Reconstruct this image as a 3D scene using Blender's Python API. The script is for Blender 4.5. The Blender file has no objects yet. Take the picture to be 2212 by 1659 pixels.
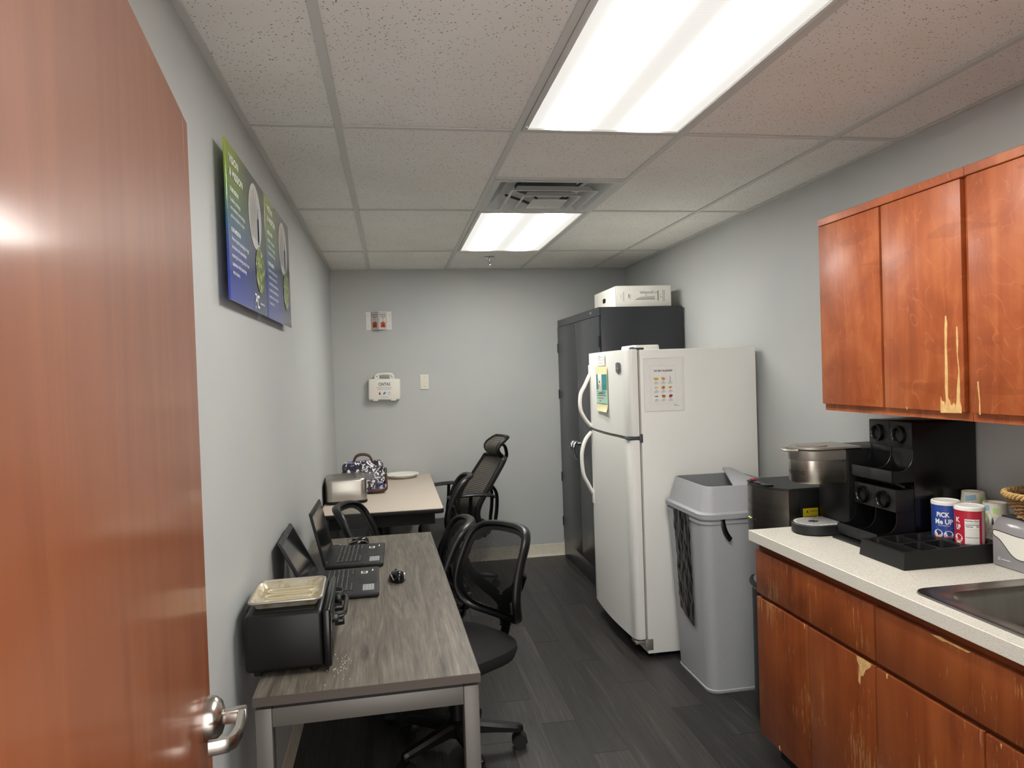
import bpy, bmesh, math, random
from mathutils import Vector, Matrix
random.seed(7)
PI = math.pi
scene = bpy.context.scene
COL = scene.collection

# ------------------------------------------------------------------ camera, world, exposure
def make_camera():
    yaw, pitch, roll = .1672, -.0166, -.0331
    cy, sy, cp, sp = math.cos(yaw), math.sin(yaw), math.cos(pitch), math.sin(pitch)
    fwd = Vector((sy*cp, cy*cp, sp)); right = Vector((cy, -sy, 0)); up = right.cross(fwd)
    c, s = math.cos(roll), math.sin(roll)
    r = c*right + s*up; u = -s*right + c*up
    cam = bpy.data.cameras.new('camera'); o = bpy.data.objects.new('camera', cam); COL.objects.link(o)
    M = Matrix(((r.x, u.x, -fwd.x, 0), (r.y, u.y, -fwd.y, 0), (r.z, u.z, -fwd.z, 1.5328), (0, 0, 0, 1)))
    o.matrix_world = M
    cam.sensor_fit = 'HORIZONTAL'; cam.sensor_width = 36.0; cam.lens = 1538.6/2212*36.0
    cam.clip_start = .02
    scene.camera = o
make_camera()
world = bpy.data.worlds.new('hallway_ambient'); scene.world = world; world.use_nodes = True
world.node_tree.nodes['Background'].inputs[0].default_value = (1.0, .985, .96, 1)
world.node_tree.nodes['Background'].inputs[1].default_value = 1.9
LAMP_STRENGTH = 9.0
scene.view_settings.view_transform = 'Standard'
scene.view_settings.look = 'None'
scene.view_settings.gamma = 1.0
scene.view_settings.use_curve_mapping = False
scene.view_settings.exposure = 1.06

# room constants
XL, XR, YB, YF, ZC = -.45, 1.971, 5.7636, .46, 2.375

# ------------------------------------------------------------------ helpers: colour and materials
def C(h):
    h = h.lstrip('#'); v = [int(h[i:i+2], 16)/255 for i in (0, 2, 4)]
    return tuple(c/12.92 if c <= .04045 else ((c+.055)/1.055)**2.4 for c in v) + (1,)
MATS = {}
def mat(name, col='#808080', rough=.5, metal=0., spec=.5, coat=0., emit=None, emit_s=0., alpha=1., trans=0.):
    if name in MATS: return MATS[name]
    m = bpy.data.materials.new(name); m.use_nodes = True
    b = m.node_tree.nodes['Principled BSDF']
    col = C(col) if isinstance(col, str) else col
    b.inputs['Base Color'].default_value = col
    b.inputs['Roughness'].default_value = rough
    b.inputs['Metallic'].default_value = metal
    b.inputs['Specular IOR Level'].default_value = spec
    b.inputs['Coat Weight'].default_value = coat
    b.inputs['Coat Roughness'].default_value = .15
    b.inputs['Alpha'].default_value = alpha
    b.inputs['Transmission Weight'].default_value = trans
    if emit:
        b.inputs['Emission Color'].default_value = C(emit); b.inputs['Emission Strength'].default_value = emit_s
    MATS[name] = m
    return m
def nd(m, t, **kw):
    n = m.node_tree.nodes.new(t)
    for k, v in kw.items(): setattr(n, k, v)
    return n
def lk(m, a, b): m.node_tree.links.new(a, b)
def bsdf(m): return m.node_tree.nodes['Principled BSDF']
def coords(m, scale=(1, 1, 1), kind='Object', rot=(0, 0, 0)):
    tc = nd(m, 'ShaderNodeTexCoord'); mp = nd(m, 'ShaderNodeMapping')
    mp.inputs['Scale'].default_value = scale; mp.inputs['Rotation'].default_value = rot
    lk(m, tc.outputs[kind], mp.inputs['Vector']); return mp.outputs['Vector']
def noise(m, vec, scale=5, detail=3, rough=.5, dist=0.):
    n = nd(m, 'ShaderNodeTexNoise'); lk(m, vec, n.inputs['Vector'])
    n.inputs['Scale'].default_value = scale; n.inputs['Detail'].default_value = detail
    n.inputs['Roughness'].default_value = rough; n.inputs['Distortion'].default_value = dist
    return n.outputs['Fac']
def ramp(m, fac, stops):
    r = nd(m, 'ShaderNodeValToRGB'); lk(m, fac, r.inputs['Fac'])
    e = r.color_ramp.elements
    while len(e) < len(stops): e.new(.5)
    for el, (p, c) in zip(e, stops):
        el.position = p; el.color = C(c) if isinstance(c, str) else c
    return r.outputs['Color']
def mixc(m, fac, a, b, mode='MIX'):
    n = nd(m, 'ShaderNodeMix', data_type='RGBA', blend_type=mode)
    for sock, v in ((n.inputs[0], fac), (n.inputs[6], a), (n.inputs[7], b)):
        if isinstance(v, (int, float)): sock.default_value = v
        elif isinstance(v, str): sock.default_value = C(v)
        elif isinstance(v, tuple): sock.default_value = v
        else: lk(m, v, sock)
    return n.outputs[2]
def mathn(m, op, a, b=0., c=None):
    n = nd(m, 'ShaderNodeMath', operation=op)
    for i, v in enumerate((a, b, c)):
        if v is None: continue
        if isinstance(v, (int, float)): n.inputs[i].default_value = v
        else: lk(m, v, n.inputs[i])
    return n.outputs[0]
def bump(m, h, strength=.2, dist=.002):
    n = nd(m, 'ShaderNodeBump'); n.inputs['Strength'].default_value = strength; n.inputs['Distance'].default_value = dist
    lk(m, h, n.inputs['Height']); lk(m, n.outputs['Normal'], bsdf(m).inputs['Normal'])
def rnd_obj(m):
    n = nd(m, 'ShaderNodeObjectInfo'); return n.outputs['Random']

def mottled(name, c1, c2, scale=30, rough=.5, detail=3, stretch=(1, 1, 1), bs=0., **kw):
    if name in MATS: return MATS[name]
    m = mat(name, c1, rough, **kw)
    v = coords(m, stretch); f = noise(m, v, scale, detail)
    lk(m, ramp(m, f, [(.3, c1), (.7, c2)]), bsdf(m).inputs['Base Color'])
    if bs: bump(m, f, bs, .001)
    return m

def m_wall():
    m = mat('grey_wall_paint', '#b4b5b2', .55)
    v = coords(m); f = noise(m, v, 2.2, 3); g = noise(m, v, 260, 2)
    lk(m, ramp(m, f, [(.3, '#b3b6b6'), (.7, '#b9bab7')]), bsdf(m).inputs['Base Color'])
    bump(m, g, .12, .0006); return m
def m_tile():
    m = mat('fissured_ceiling_tile', '#d8d6d0', .9)
    v = coords(m, (1, 1, 1)); tc = nd(m, 'ShaderNodeObjectInfo')
    add = nd(m, 'ShaderNodeVectorMath', operation='ADD'); lk(m, v, add.inputs[0]); lk(m, tc.outputs['Location'], add.inputs[1])
    vo = nd(m, 'ShaderNodeTexVoronoi'); lk(m, add.outputs[0], vo.inputs['Vector']); vo.inputs['Scale'].default_value = 95
    ns = noise(m, add.outputs[0], 60, 2)
    th = mathn(m, 'MULTIPLY', ns, .42)
    spot = mathn(m, 'LESS_THAN', vo.outputs['Distance'], mathn(m, 'SUBTRACT', th, .045))
    big = noise(m, add.outputs[0], 3, 2)
    base = ramp(m, big, [(.3, '#e6e3dd'), (.7, '#eceae5')])
    lk(m, mixc(m, spot, base, '#7d7a75'), bsdf(m).inputs['Base Color'])
    bump(m, mathn(m, 'SUBTRACT', noise(m, add.outputs[0], 240, 3), mathn(m, 'MULTIPLY', spot, 1.5)), .3, .0015); return m
def m_floor():
    m = mat('charcoal_vinyl_plank', '#3a3735', .42)
    r = rnd_obj(m)
    tc = nd(m, 'ShaderNodeTexCoord'); mp = nd(m, 'ShaderNodeMapping'); lk(m, tc.outputs['Object'], mp.inputs['Vector'])
    mp.inputs['Scale'].default_value = (22, .8, 4)
    cx = nd(m, 'ShaderNodeCombineXYZ')
    for i in (0, 1, 2): lk(m, mathn(m, 'MULTIPLY', r, 17.3+11*i), cx.inputs[i])
    add = nd(m, 'ShaderNodeVectorMath', operation='ADD'); lk(m, mp.outputs[0], add.inputs[0]); lk(m, cx.outputs[0], add.inputs[1])
    f = noise(m, add.outputs[0], 2.2, 8, .68, 1.2)
    fine = noise(m, add.outputs[0], 9, 6, .7, .4)
    mixf = mathn(m, 'ADD', mathn(m, 'MULTIPLY', f, .65), mathn(m, 'MULTIPLY', fine, .35))
    col = ramp(m, mixf, [(.3, '#131111'), (.44, '#282524'), (.54, '#32302e'), (.62, '#484441'), (.72, '#625d5a')])
    sh = mathn(m, 'ADD', .62, mathn(m, 'MULTIPLY', r, .62))
    sc = nd(m, 'ShaderNodeVectorMath', operation='SCALE'); lk(m, col, sc.inputs[0]); lk(m, sh, sc.inputs['Scale'])
    lk(m, sc.outputs[0], bsdf(m).inputs['Base Color']); bump(m, mixf, .15, .001)
    return m
def m_wood(name, dark, mid, light, rough, axis='z', scale=1., coat=0., figure=.35, spec=.5, veins=0., worn=None):
    m = mat(name, mid, rough, coat=coat, spec=spec)
    st = {'z': (9, 9, .8), 'y': (9, .8, 9), 'x': (.8, 9, 9)}[axis]
    st = tuple(s*scale for s in st)
    info = nd(m, 'ShaderNodeObjectInfo')
    sc0 = nd(m, 'ShaderNodeVectorMath', operation='SCALE'); lk(m, info.outputs['Location'], sc0.inputs[0]); sc0.inputs['Scale'].default_value = 0
    v = coords(m, st)
    ad = nd(m, 'ShaderNodeVectorMath', operation='ADD'); lk(m, v, ad.inputs[0])
    cx = nd(m, 'ShaderNodeCombineXYZ')
    for i in range(3): lk(m, mathn(m, 'MULTIPLY', info.outputs['Random'], 9+7*i), cx.inputs[i])
    lk(m, cx.outputs[0], ad.inputs[1])
    f = noise(m, ad.outputs[0], 1.2, 8, .6, 1.4)
    big = noise(m, coords(m, (1.2, 1.2, 1.2)), 2.2, 3, .5, 2.0)
    mx = mathn(m, 'ADD', mathn(m, 'MULTIPLY', f, 1-figure), mathn(m, 'MULTIPLY', big, figure))
    colr = ramp(m, mx, [(.28, dark), (.5, mid), (.72, light)])
    if veins:
        sv = {'z': (3.2, 3.2, 1.3), 'y': (3.2, 1.3, 3.2), 'x': (1.3, 3.2, 3.2)}[axis]
        av = nd(m, 'ShaderNodeVectorMath', operation='ADD'); lk(m, coords(m, sv), av.inputs[0]); lk(m, cx.outputs[0], av.inputs[1])
        n = noise(m, av.outputs[0], 1.3, 3, .45, .9)
        fr = mathn(m, 'ABSOLUTE', mathn(m, 'SUBTRACT', mathn(m, 'FRACT', mathn(m, 'MULTIPLY', n, 17.)), .5))
        ln = mathn(m, 'MULTIPLY', mathn(m, 'LESS_THAN', fr, .03), veins)
        colr = mixc(m, ln, colr, light); colr = mixc(m, mathn(m, 'MULTIPLY', mathn(m, 'GREATER_THAN', noise(m, coords(m, (2, 2, 9)), 1.5, 2), .62), .25), colr, dark)
    if worn:
        wv = noise(m, coords(m, tuple(120 if q > 1 else 12 for q in st)), 1., 4, .65); wm = noise(m, coords(m, (4, 4, 4)), 1., 2)
        msk = mathn(m, 'MULTIPLY', mathn(m, 'GREATER_THAN', mathn(m, 'ADD', mathn(m, 'MULTIPLY', wv, .7), mathn(m, 'MULTIPLY', wm, .5)), .70), .55)
        colr = mixc(m, msk, colr, worn)
    lk(m, colr, bsdf(m).inputs['Base Color'])
    fine = noise(m, coords(m, tuple(300 if q > 1 else 5 for q in st)), 1., 3)
    bump(m, mathn(m, 'ADD', mathn(m, 'MULTIPLY', f, .6), mathn(m, 'MULTIPLY', fine, .25)), .12, .0008)
    return m
def m_desk():
    m = mat('grey_oak_laminate', '#7d7264', .5)
    v = coords(m, (14, 1.1, 14)); w = noise(m, v, 1.6, 9, .68, 1.6); g = noise(m, coords(m, (160, 6, 160)), 1., 4, .6)
    mx = mathn(m, 'ADD', mathn(m, 'MULTIPLY', w, .65), mathn(m, 'MULTIPLY', g, .35))
    lk(m, ramp(m, mx, [(.32, '#38332d'), (.46, '#585249'), (.55, '#6b645a'), (.72, '#8b8377')]), bsdf(m).inputs['Base Color'])
    bump(m, mx, .12, .0008); return m
def m_speckle(name, base, dots, scale=350, rough=.4, amt=.56):
    m = mat(name, base, rough); v = coords(m)
    f = noise(m, v, scale, 2); g = noise(m, v, scale*.35, 2)
    c = mixc(m, mathn(m, 'GREATER_THAN', f, amt), base, dots)
    lk(m, c, bsdf(m).inputs['Base Color']); return m
def m_brushed(name, col, rough=.28, axis=(2, 2, 200)):
    m = mat(name, col, rough, 1.); v = coords(m, axis); f = noise(m, v, .6, 3)
    c = C(col); lo = tuple(x*.9 for x in c[:3])+(1,)
    lk(m, ramp(m, f, [(.35, lo), (.65, c)]), bsdf(m).inputs['Base Color']); return m
def m_mesh(name, col, open_frac=.42, scale=420):
    """woven chair mesh: fine threads with open holes between them"""
    m = mat(name, col, .6); nt = m.node_tree
    v = coords(m, (1, 1, 1)); sep = nd(m, 'ShaderNodeSeparateXYZ'); lk(m, v, sep.inputs[0])
    a = mathn(m, 'SINE', mathn(m, 'MULTIPLY', mathn(m, 'ADD', sep.outputs[1], sep.outputs[2]), scale*2))
    b = mathn(m, 'SINE', mathn(m, 'MULTIPLY', mathn(m, 'SUBTRACT', sep.outputs[1], sep.outputs[2]), scale*2))
    h = mathn(m, 'GREATER_THAN', mathn(m, 'MULTIPLY', a, b), 1-2*open_frac)
    t = nd(m, 'ShaderNodeBsdfTransparent'); mx = nd(m, 'ShaderNodeMixShader')
    lk(m, h, mx.inputs[0]); lk(m, bsdf(m).outputs[0], mx.inputs[1]); lk(m, t.outputs[0], mx.inputs[2])
    lk(m, mx.outputs[0], nt.nodes['Material Output'].inputs['Surface']); return m
def m_lens():
    """backlit prismatic lens over two fluorescent tubes (local y runs along the tubes)"""
    m = mat('lit_prismatic_lens', '#ffffff', .4); v = coords(m); sep = nd(m, 'ShaderNodeSeparateXYZ'); lk(m, v, sep.inputs[0])
    x = mathn(m, 'ABSOLUTE', sep.outputs[0]); d = mathn(m, 'SUBTRACT', x, .135)
    g = mathn(m, 'POWER', 2.718, mathn(m, 'MULTIPLY', mathn(m, 'MULTIPLY', d, d), -620.))
    rib = mathn(m, 'ADD', mathn(m, 'MULTIPLY', mathn(m, 'SINE', mathn(m, 'MULTIPLY', sep.outputs[1], 520)), .04), 1.)
    s = mathn(m, 'MULTIPLY', mathn(m, 'ADD', .04, mathn(m, 'MULTIPLY', g, 3.15)), rib)
    b = bsdf(m); b.inputs['Base Color'].default_value = (.35, .35, .33, 1)
    b.inputs['Emission Color'].default_value = (1., .98, .925, 1)
    lk(m, mathn(m, 'MULTIPLY', s, LAMP_STRENGTH), b.inputs['Emission Strength']); return m

# ------------------------------------------------------------------ helpers: geometry
class G:
    def __init__(s): s.bm = bmesh.new()
    def _new(s, vs, fs, mx=None):
        bv = [s.bm.verts.new(mx @ Vector(v) if mx else v) for v in vs]
        out = []
        for f in fs:
            try: out.append(s.bm.faces.new([bv[i] for i in f]))
            except ValueError: pass
        return bv, out
    def box(s, x0, x1, y0, y1, z0, z1, bev=0., seg=2, mx=None):
        t = bmesh.new()
        vs = [t.verts.new((x, y, z)) for x in (x0, x1) for y in (y0, y1) for z in (z0, z1)]
        for f in ((0, 1, 3, 2), (4, 6, 7, 5), (0, 4, 5, 1), (2, 3, 7, 6), (0, 2, 6, 4), (1, 5, 7, 3)): t.faces.new([vs[i] for i in f])
        if bev: bmesh.ops.bevel(t, geom=list(t.edges), offset=bev, segments=seg, affect='EDGES', profile=.5, clamp_overlap=True)
        s.merge(t, mx); return s
    def merge(s, t, mx=None):
        t.verts.index_update(); m = {}
        for v in t.verts: m[v.index] = s.bm.verts.new(mx @ v.co if mx else v.co)
        for f in t.faces:
            try: s.bm.faces.new([m[v.index] for v in f.verts])
            except ValueError: pass
        t.free()
    def loft(s, rings, cap0=True, cap1=True, closed=True, mx=None):
        n = len(rings[0]); vs = [p for r in rings for p in r]; fs = []
        for k in range(len(rings)-1):
            for i in range(n if closed else n-1):
                j = (i+1) % n
                fs.append((k*n+i, k*n+j, (k+1)*n+j, (k+1)*n+i))
        if closed and cap0: fs.append(tuple(range(n-1, -1, -1)))
        if closed and cap1: fs.append(tuple((len(rings)-1)*n+i for i in range(n)))
        s._new(vs, fs, mx); return s
    def cyl(s, p0, p1, r0, r1=None, n=20, caps=True):
        r1 = r0 if r1 is None else r1
        p0, p1 = Vector(p0), Vector(p1); d = (p1-p0).normalized()
        a = d.orthogonal().normalized(); b = d.cross(a)
        ring = lambda p, r: [tuple(p + a*(r*math.cos(2*PI*i/n)) + b*(r*math.sin(2*PI*i/n))) for i in range(n)]
        return s.loft([ring(p0, r0), ring(p1, r1)], caps, caps)
    def tube(s, pts, r, n=8, closed=False, flat=None, up=(0, 0, 1)):
        """sweep; flat=(w,h) gives a flat elliptical section"""
        P = [Vector(p) for p in pts]; m = len(P); rings = []
        rr = r if isinstance(r, (list, tuple)) else [r]*m
        prev = None
        for i in range(m):
            if closed: d = P[(i+1) % m]-P[i-1]
            else: d = P[min(i+1, m-1)]-P[max(i-1, 0)]
            d.normalize()
            ref = Vector(up) if prev is None else prev
            a = ref - d*ref.dot(d)
            if a.length < 1e-4: a = d.orthogonal()
            a.normalize(); b = d.cross(a)
            if flat is None: prev = a
            w, h = (flat if flat else (rr[i], rr[i]))
            rings.append([tuple(P[i] + a*(h*math.sin(2*PI*k/n)) + b*(w*math.cos(2*PI*k/n))) for k in range(n)])
        if closed: rings.append(rings[0]); return s.loft(rings, False, False)
        return s.loft(rings)
    def lathe(s, prof, n=32, c=(0, 0, 0), mx=None):
        rings = [[(c[0]+r*math.cos(2*PI*i/n), c[1]+r*math.sin(2*PI*i/n), c[2]+z) for i in range(n)] for r, z in prof]
        return s.loft(rings, prof[0][0] > 1e-5, prof[-1][0] > 1e-5, True, mx)
    def prism(s, poly, z0, z1, mx=None, bev=0.):
        if bev:
            t = bmesh.new(); n = len(poly)
            a = [t.verts.new((x, y, z0)) for x, y in poly]; b = [t.verts.new((x, y, z1)) for x, y in poly]
            t.faces.new(a[::-1]); t.faces.new(b)
            for i in range(n): t.faces.new((a[i], a[(i+1) % n], b[(i+1) % n], b[i]))
            ed = [e for e in t.edges if abs(e.verts[0].co.z-e.verts[1].co.z) < 1e-7]
            bmesh.ops.bevel(t, geom=ed, offset=bev, segments=2, affect='EDGES', profile=.5, clamp_overlap=True)
            s.merge(t, mx); return s
        return s.loft([[(x, y, z0) for x, y in poly], [(x, y, z1) for x, y in poly]], mx=mx)
    def poly(s, pts, mx=None): s._new(pts, [tuple(range(len(pts)))], mx); return s
    def grid(s, f, nu, nv):
        vs = [f(i/nu, j/nv) for j in range(nv+1) for i in range(nu+1)]
        fs = [(j*(nu+1)+i, j*(nu+1)+i+1, (j+1)*(nu+1)+i+1, (j+1)*(nu+1)+i) for j in range(nv) for i in range(nu)]
        s._new(vs, fs); return s
    def mesh(s, name, smooth=True, ang=35):
        bmesh.ops.recalc_face_normals(s.bm, faces=s.bm.faces)
        me = bpy.data.meshes.new(name); s.bm.to_mesh(me); s.bm.free()
        if smooth:
            for p in me.polygons: p.use_smooth = True
            me.set_sharp_from_angle(angle=math.radians(ang))
        return me
def rrect(w, h, r, n=5, cx=0., cy=0.):
    out = []
    for (sx, sy, a0) in ((1, 1, 0), (-1, 1, PI/2), (-1, -1, PI), (1, -1, 3*PI/2)):
        for k in range(n+1):
            a = a0+PI/2*k/n
            out.append((cx+sx*(w/2-r)+r*math.cos(a), cy+sy*(h/2-r)+r*math.sin(a)))
    return out
def ring3(poly, z): return [(x, y, z) for x, y in poly]
def catmull(pts, n=6, closed=True):
    out = []; m = len(pts)
    P = [Vector(p) for p in pts]
    for i in range(m if closed else m-1):
        if closed: a, b, c, d = P[i-1], P[i], P[(i+1) % m], P[(i+2) % m]
        else: a, b, c, d = P[max(i-1, 0)], P[i], P[i+1], P[min(i+2, m-1)]
        for k in range(n):
            t = k/n
            out.append(tuple(.5*((2*b)+(c-a)*t+(2*a-5*b+4*c-d)*t*t+(3*b-a-3*c+d)*t**3)))
    if not closed: out.append(tuple(P[-1]))
    return out
def link(name, me, m, parent=None):
    if isinstance(me, G): me = me.mesh(name)
    o = bpy.data.objects.new(name, me); COL.objects.link(o)
    if m is not None and isinstance(me, bpy.types.Mesh):
        me.materials.clear(); me.materials.append(m)
    if parent is not None: o.parent = parent
    return o
def tag(o, label=None, cat=None, group=None, kind=None):
    if label: o['label'] = label
    if cat: o['category'] = cat
    if group: o['group'] = group
    if kind: o['kind'] = kind
    return o
def thing(name, label, cat, loc=(0, 0, 0), rz=0., group=None):
    o = bpy.data.objects.new(name, None); COL.objects.link(o); o.empty_display_size = .05
    o.location = loc; o.rotation_euler = (0, 0, rz)
    return tag(o, label, cat, group)
def clone(root, loc, rz, label):
    def rec(o, par):
        c = o.copy(); COL.objects.link(c); c.parent = par
        for ch in list(o.children): rec(ch, c)
        return c
    r = rec(root, None); r.location = loc; r.rotation_euler = (0, 0, rz); r['label'] = label
    return r
def boolean(me, cutters, name):
    """subtract cutter meshes from a mesh and return the result"""
    o = bpy.data.objects.new('tmp', me); COL.objects.link(o); cs = []
    for c in cutters:
        co = bpy.data.objects.new('cut', c); COL.objects.link(co); cs.append(co)
        md = o.modifiers.new('b', 'BOOLEAN'); md.object = co; md.operation = 'DIFFERENCE'; md.solver = 'EXACT'
    dg = bpy.context.evaluated_depsgraph_get()
    r = bpy.data.meshes.new_from_object(o.evaluated_get(dg)); r.name = name
    for x in [o]+cs: bpy.data.objects.remove(x)
    r.set_sharp_from_angle(angle=math.radians(35))
    return r
def subdiv(me, lv=2):
    o = bpy.data.objects.new('tmp', me); COL.objects.link(o)
    md = o.modifiers.new('s', 'SUBSURF'); md.levels = lv; md.render_levels = lv
    dg = bpy.context.evaluated_depsgraph_get()
    r = bpy.data.meshes.new_from_object(o.evaluated_get(dg)); bpy.data.objects.remove(o); return r
# ------------------------------------------------------------------ helpers: flat print
def flatmap(o, xd, yd, off=.0006):
    o, xd, yd = Vector(o), Vector(xd).normalized(), Vector(yd).normalized(); n = xd.cross(yd)
    return lambda s, t: tuple(o+xd*s+yd*t+n*off)
def cylmap(cx, cy, r, ang0, z0, sgn=1, off=.0006):
    """s runs round the cylinder from angle ang0, t goes up; r may be a function of z"""
    def f(s, t):
        z = z0+t; R = (r(z) if callable(r) else r)
        a = ang0+sgn*s/R; return (cx+(R+off)*math.cos(a), cy+(R+off)*math.sin(a), z)
    return f
def text_polys(s, size, off=0.):
    cu = bpy.data.curves.new('t', 'FONT'); cu.body = s; cu.size = size; cu.align_x = 'LEFT'; cu.resolution_u = 2; cu.offset = off
    o = bpy.data.objects.new('t', cu); COL.objects.link(o)
    dg = bpy.context.evaluated_depsgraph_get(); dg.update()
    me = bpy.data.meshes.new_from_object(o.evaluated_get(dg))
    vs = [(v.co.x, v.co.y) for v in me.vertices]; fs = [tuple(p.vertices) for p in me.polygons]
    bpy.data.objects.remove(o); bpy.data.curves.remove(cu); bpy.data.meshes.remove(me)
    return vs, fs
def text(parent, s, mp, m, height, x=0., y=0., width=None, align='l', name='lettering', bold=0.):
    vs, fs = text_polys(s, 1., (bold*.35)/(height/.73) if bold else 0.)
    if not vs: return
    x0 = min(v[0] for v in vs); x1 = max(v[0] for v in vs)
    cap = .73
    sy = height/cap; sx = sy if width is None else width/(x1-x0)
    w = (x1-x0)*sx
    ox = x - {'l': 0, 'c': w/2, 'r': w}[align]
    g = G(); g._new([mp(ox+(vx-x0)*sx, y+vy*sy) for vx, vy in vs], fs)
    bm = g.bm; me = bpy.data.meshes.new(name); bm.to_mesh(me); bm.free()
    return link(name, me, m, parent)
def shape(parent, pts, mp, m, name='print'):
    g = G(); g.poly([mp(*p) for p in pts]); me = g.mesh(name, False)
    return link(name, me, m, parent)
def shapes(parent, lst, mp, m, name='print'):
    g = G()
    for pts in lst: g.poly([mp(*p) for p in pts])
    bm = g.bm; me = bpy.data.meshes.new(name); bm.to_mesh(me); bm.free()
    return link(name, me, m, parent)
def ell(cx, cy, rx, ry, n=28, a0=0, a1=2*PI): return [(cx+rx*math.cos(a0+(a1-a0)*i/n), cy+ry*math.sin(a0+(a1-a0)*i/n)) for i in range(n)]
def bar(x0, y0, x1, y1): return [(x0, y0), (x1, y0), (x1, y1), (x0, y1)]
def ringpolys(cx, cy, r0, r1, n=28):
    return [[(cx+r*math.cos(2*PI*k/n), cy+r*math.sin(2*PI*k/n)) for r, k in ((r0, i), (r1, i), (r1, i+1), (r0, i+1))] for i in range(n)]
def outline(x0, y0, x1, y1, w): return [bar(x0, y0, x1, y0+w), bar(x0, y1-w, x1, y1), bar(x0, y0+w, x0+w, y1-w), bar(x1-w, y0+w, x1, y1-w)]

# ------------------------------------------------------------------ materials used throughout
WALL = m_wall(); TILE = m_tile(); FLOOR = m_floor(); DESKM = m_desk()
GRID = mat('grey_white_ceiling_grid', '#c9c9c4', .5)
CHERRY = m_wood('cherry_cabinet_veneer', '#773414', '#a05026', '#bd7040', .43, 'z', 1., .06, .55, veins=.4)
CHERRY_SHADE = m_wood('shaded_cherry_frame', '#4e210f', '#6e3216', '#85421f', .42, 'y', 1., 0., .3)  # cherry darkened for the shade on rails recessed behind doors and drawers
CHERRYB = m_wood('worn_cherry_base', '#5e2710', '#82401c', '#965127', .42, 'z', 1., .1, .4, worn='#b07e4e')
DOORW = m_wood('varnished_door_veneer', '#7a3f1d', '#894a26', '#985831', .42, 'z', .9, .45, .25)
BAREW = mottled('bare_chipped_wood', '#c79a5c', '#dcb67c', 60, .7)
WHITE = mat('white_plastic', '#e9e7e0', .4)
FRIDGE = mottled('fridge_white_enamel', '#eae9e3', '#eeede8', 300, .38, 2, bs=.03)
CREAM = mat('cream_gasket', '#cfc8b4', .6)
BLACK = mat('matte_black_plastic', '#0c0c0c', .55, spec=.35)
BLACKG = mat('gloss_black_plastic', '#080809', .22)
BLACKS = mat('satin_black', '#0d0d0e', .4, spec=.35)
DARKG = mat('dark_grey_plastic', '#1f2021', .5, spec=.4)
STEEL = m_brushed('brushed_steel', '#b9b3aa', .3, (3, 3, 160))
STEELD = m_brushed('dark_steel', '#7b7672', .32, (160, 3, 3))
CHROME = mat('chrome', '#d8d8d8', .14, 1.)
ALU = mat('grey_metal_paint', '#696560', .45, .3)
TRASHG = mottled('grey_bin_plastic', '#a4a6a9', '#abadb0', 200, .5, bs=.05)
INK = mat('black_ink', '#1c1c1e', .6); GREYINK = mat('grey_ink', '#8b8b88', .7); WHITEINK = mat('white_ink', '#eceee9', .5)
NAVY = mat('navy_ink', '#1c2150', .6); REDINK = mat('red_ink', '#b3372f', .6); ORANGEINK = mat('orange_ink', '#c85a2c', .6)
PAPER = mottled('white_paper', '#f0efea', '#f3f2ed', 40, .75)
LENS = m_lens()

# ------------------------------------------------------------------ the setting
floor = tag(link('floor', G().box(XL, XR, -1.2, YB, -.06, -.003), mat('floor_joint_grey', '#8d8985', .7)), kind='structure')
PW, PL = .1497, 1.197
seamx = [.589+PW*i for i in range(-8, 11)]
joint = {-1: 3.258, 0: 3.016, 1: 2.733, 2: 3.62, 3: 3.323, 4: 3.02, 5: 2.741, 6: 3.45, 7: 3.1, -2: 2.9, -3: 3.55, -4: 3.2, -5: 2.75, -6: 3.4, -7: 3.05, -8: 2.8, 8: 3.3, 9: 2.9}
pm = {}
for i, x in enumerate(seamx):
    x0, x1 = max(x, XL), min(x+PW, XR)
    if x1-x0 < .01: continue
    y = joint.get(i-8, 3.)
    while y > .2: y -= PL
    while y < YB-.01:
        y0, y1 = max(y, .2), min(y+PL, YB)
        key = (round(x1-x0, 3), round(y1-y0, 3))
        if key not in pm:
            w, h = (x1-x0)/2-.0003, (y1-y0)/2-.0008
            pm[key] = G().box(-w, w, -h, h, -.004, 0).mesh('plank')
        p = link('plank', pm[key], FLOOR, floor); p.location = ((x0+x1)/2, (y0+y1)/2, 0)
        y += PL
def wall(name, *a): return tag(link(name, G().box(*a), WALL), kind='structure')
wall('wall_left', XL-.1, XL, YF-.12, YB+.1, -.06, 2.6)
wall('wall_right', XR, XR+.1, YF-.12, YB+.1, -.06, 2.6)
wall('wall_back', XL-.1, XR+.1, YB, YB+.1, -.06, 2.6)
wf = G(); wf.box(XL-.1, -.34, YF-.12, YF, -.06, 2.6).box(.70, XR+.1, YF-.12, YF, -.06, 2.6).box(-.34, .70, YF-.12, YF, 2.09, 2.6)
tag(link('wall_front', wf, WALL), kind='structure')
jf = G(); jf.box(-.34, -.305, YF-.13, YF+.01, 0, 2.09, .003).box(.665, .70, YF-.13, YF+.01, 0, 2.09, .003).box(-.305, .665, YF-.13, YF+.01, 2.06, 2.09, .003)
tag(link('trim_1', jf, mat('grey_door_frame', '#6f6a66', .45)), kind='structure')
BASEB = mottled('cream_vinyl_base', '#cfc8b6', '#d8d1c0', 25, .5)
def baseboard(name, pts, segs, mx):
    # cove base: profile (out, up)
    o = tag(link(name, None, None), kind='structure')
    prof = [(0, 0), (.012, 0), (.008, .012), (.0045, .022), (.0035, .098), (0, .1)]
    for a, b in segs:
        g = G(); g.loft([[mx(a+.0008, p, q) for p, q in prof], [mx(b-.0008, p, q) for p, q in prof]])
        link('base_strip', g, BASEB, o)
    return o
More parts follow.
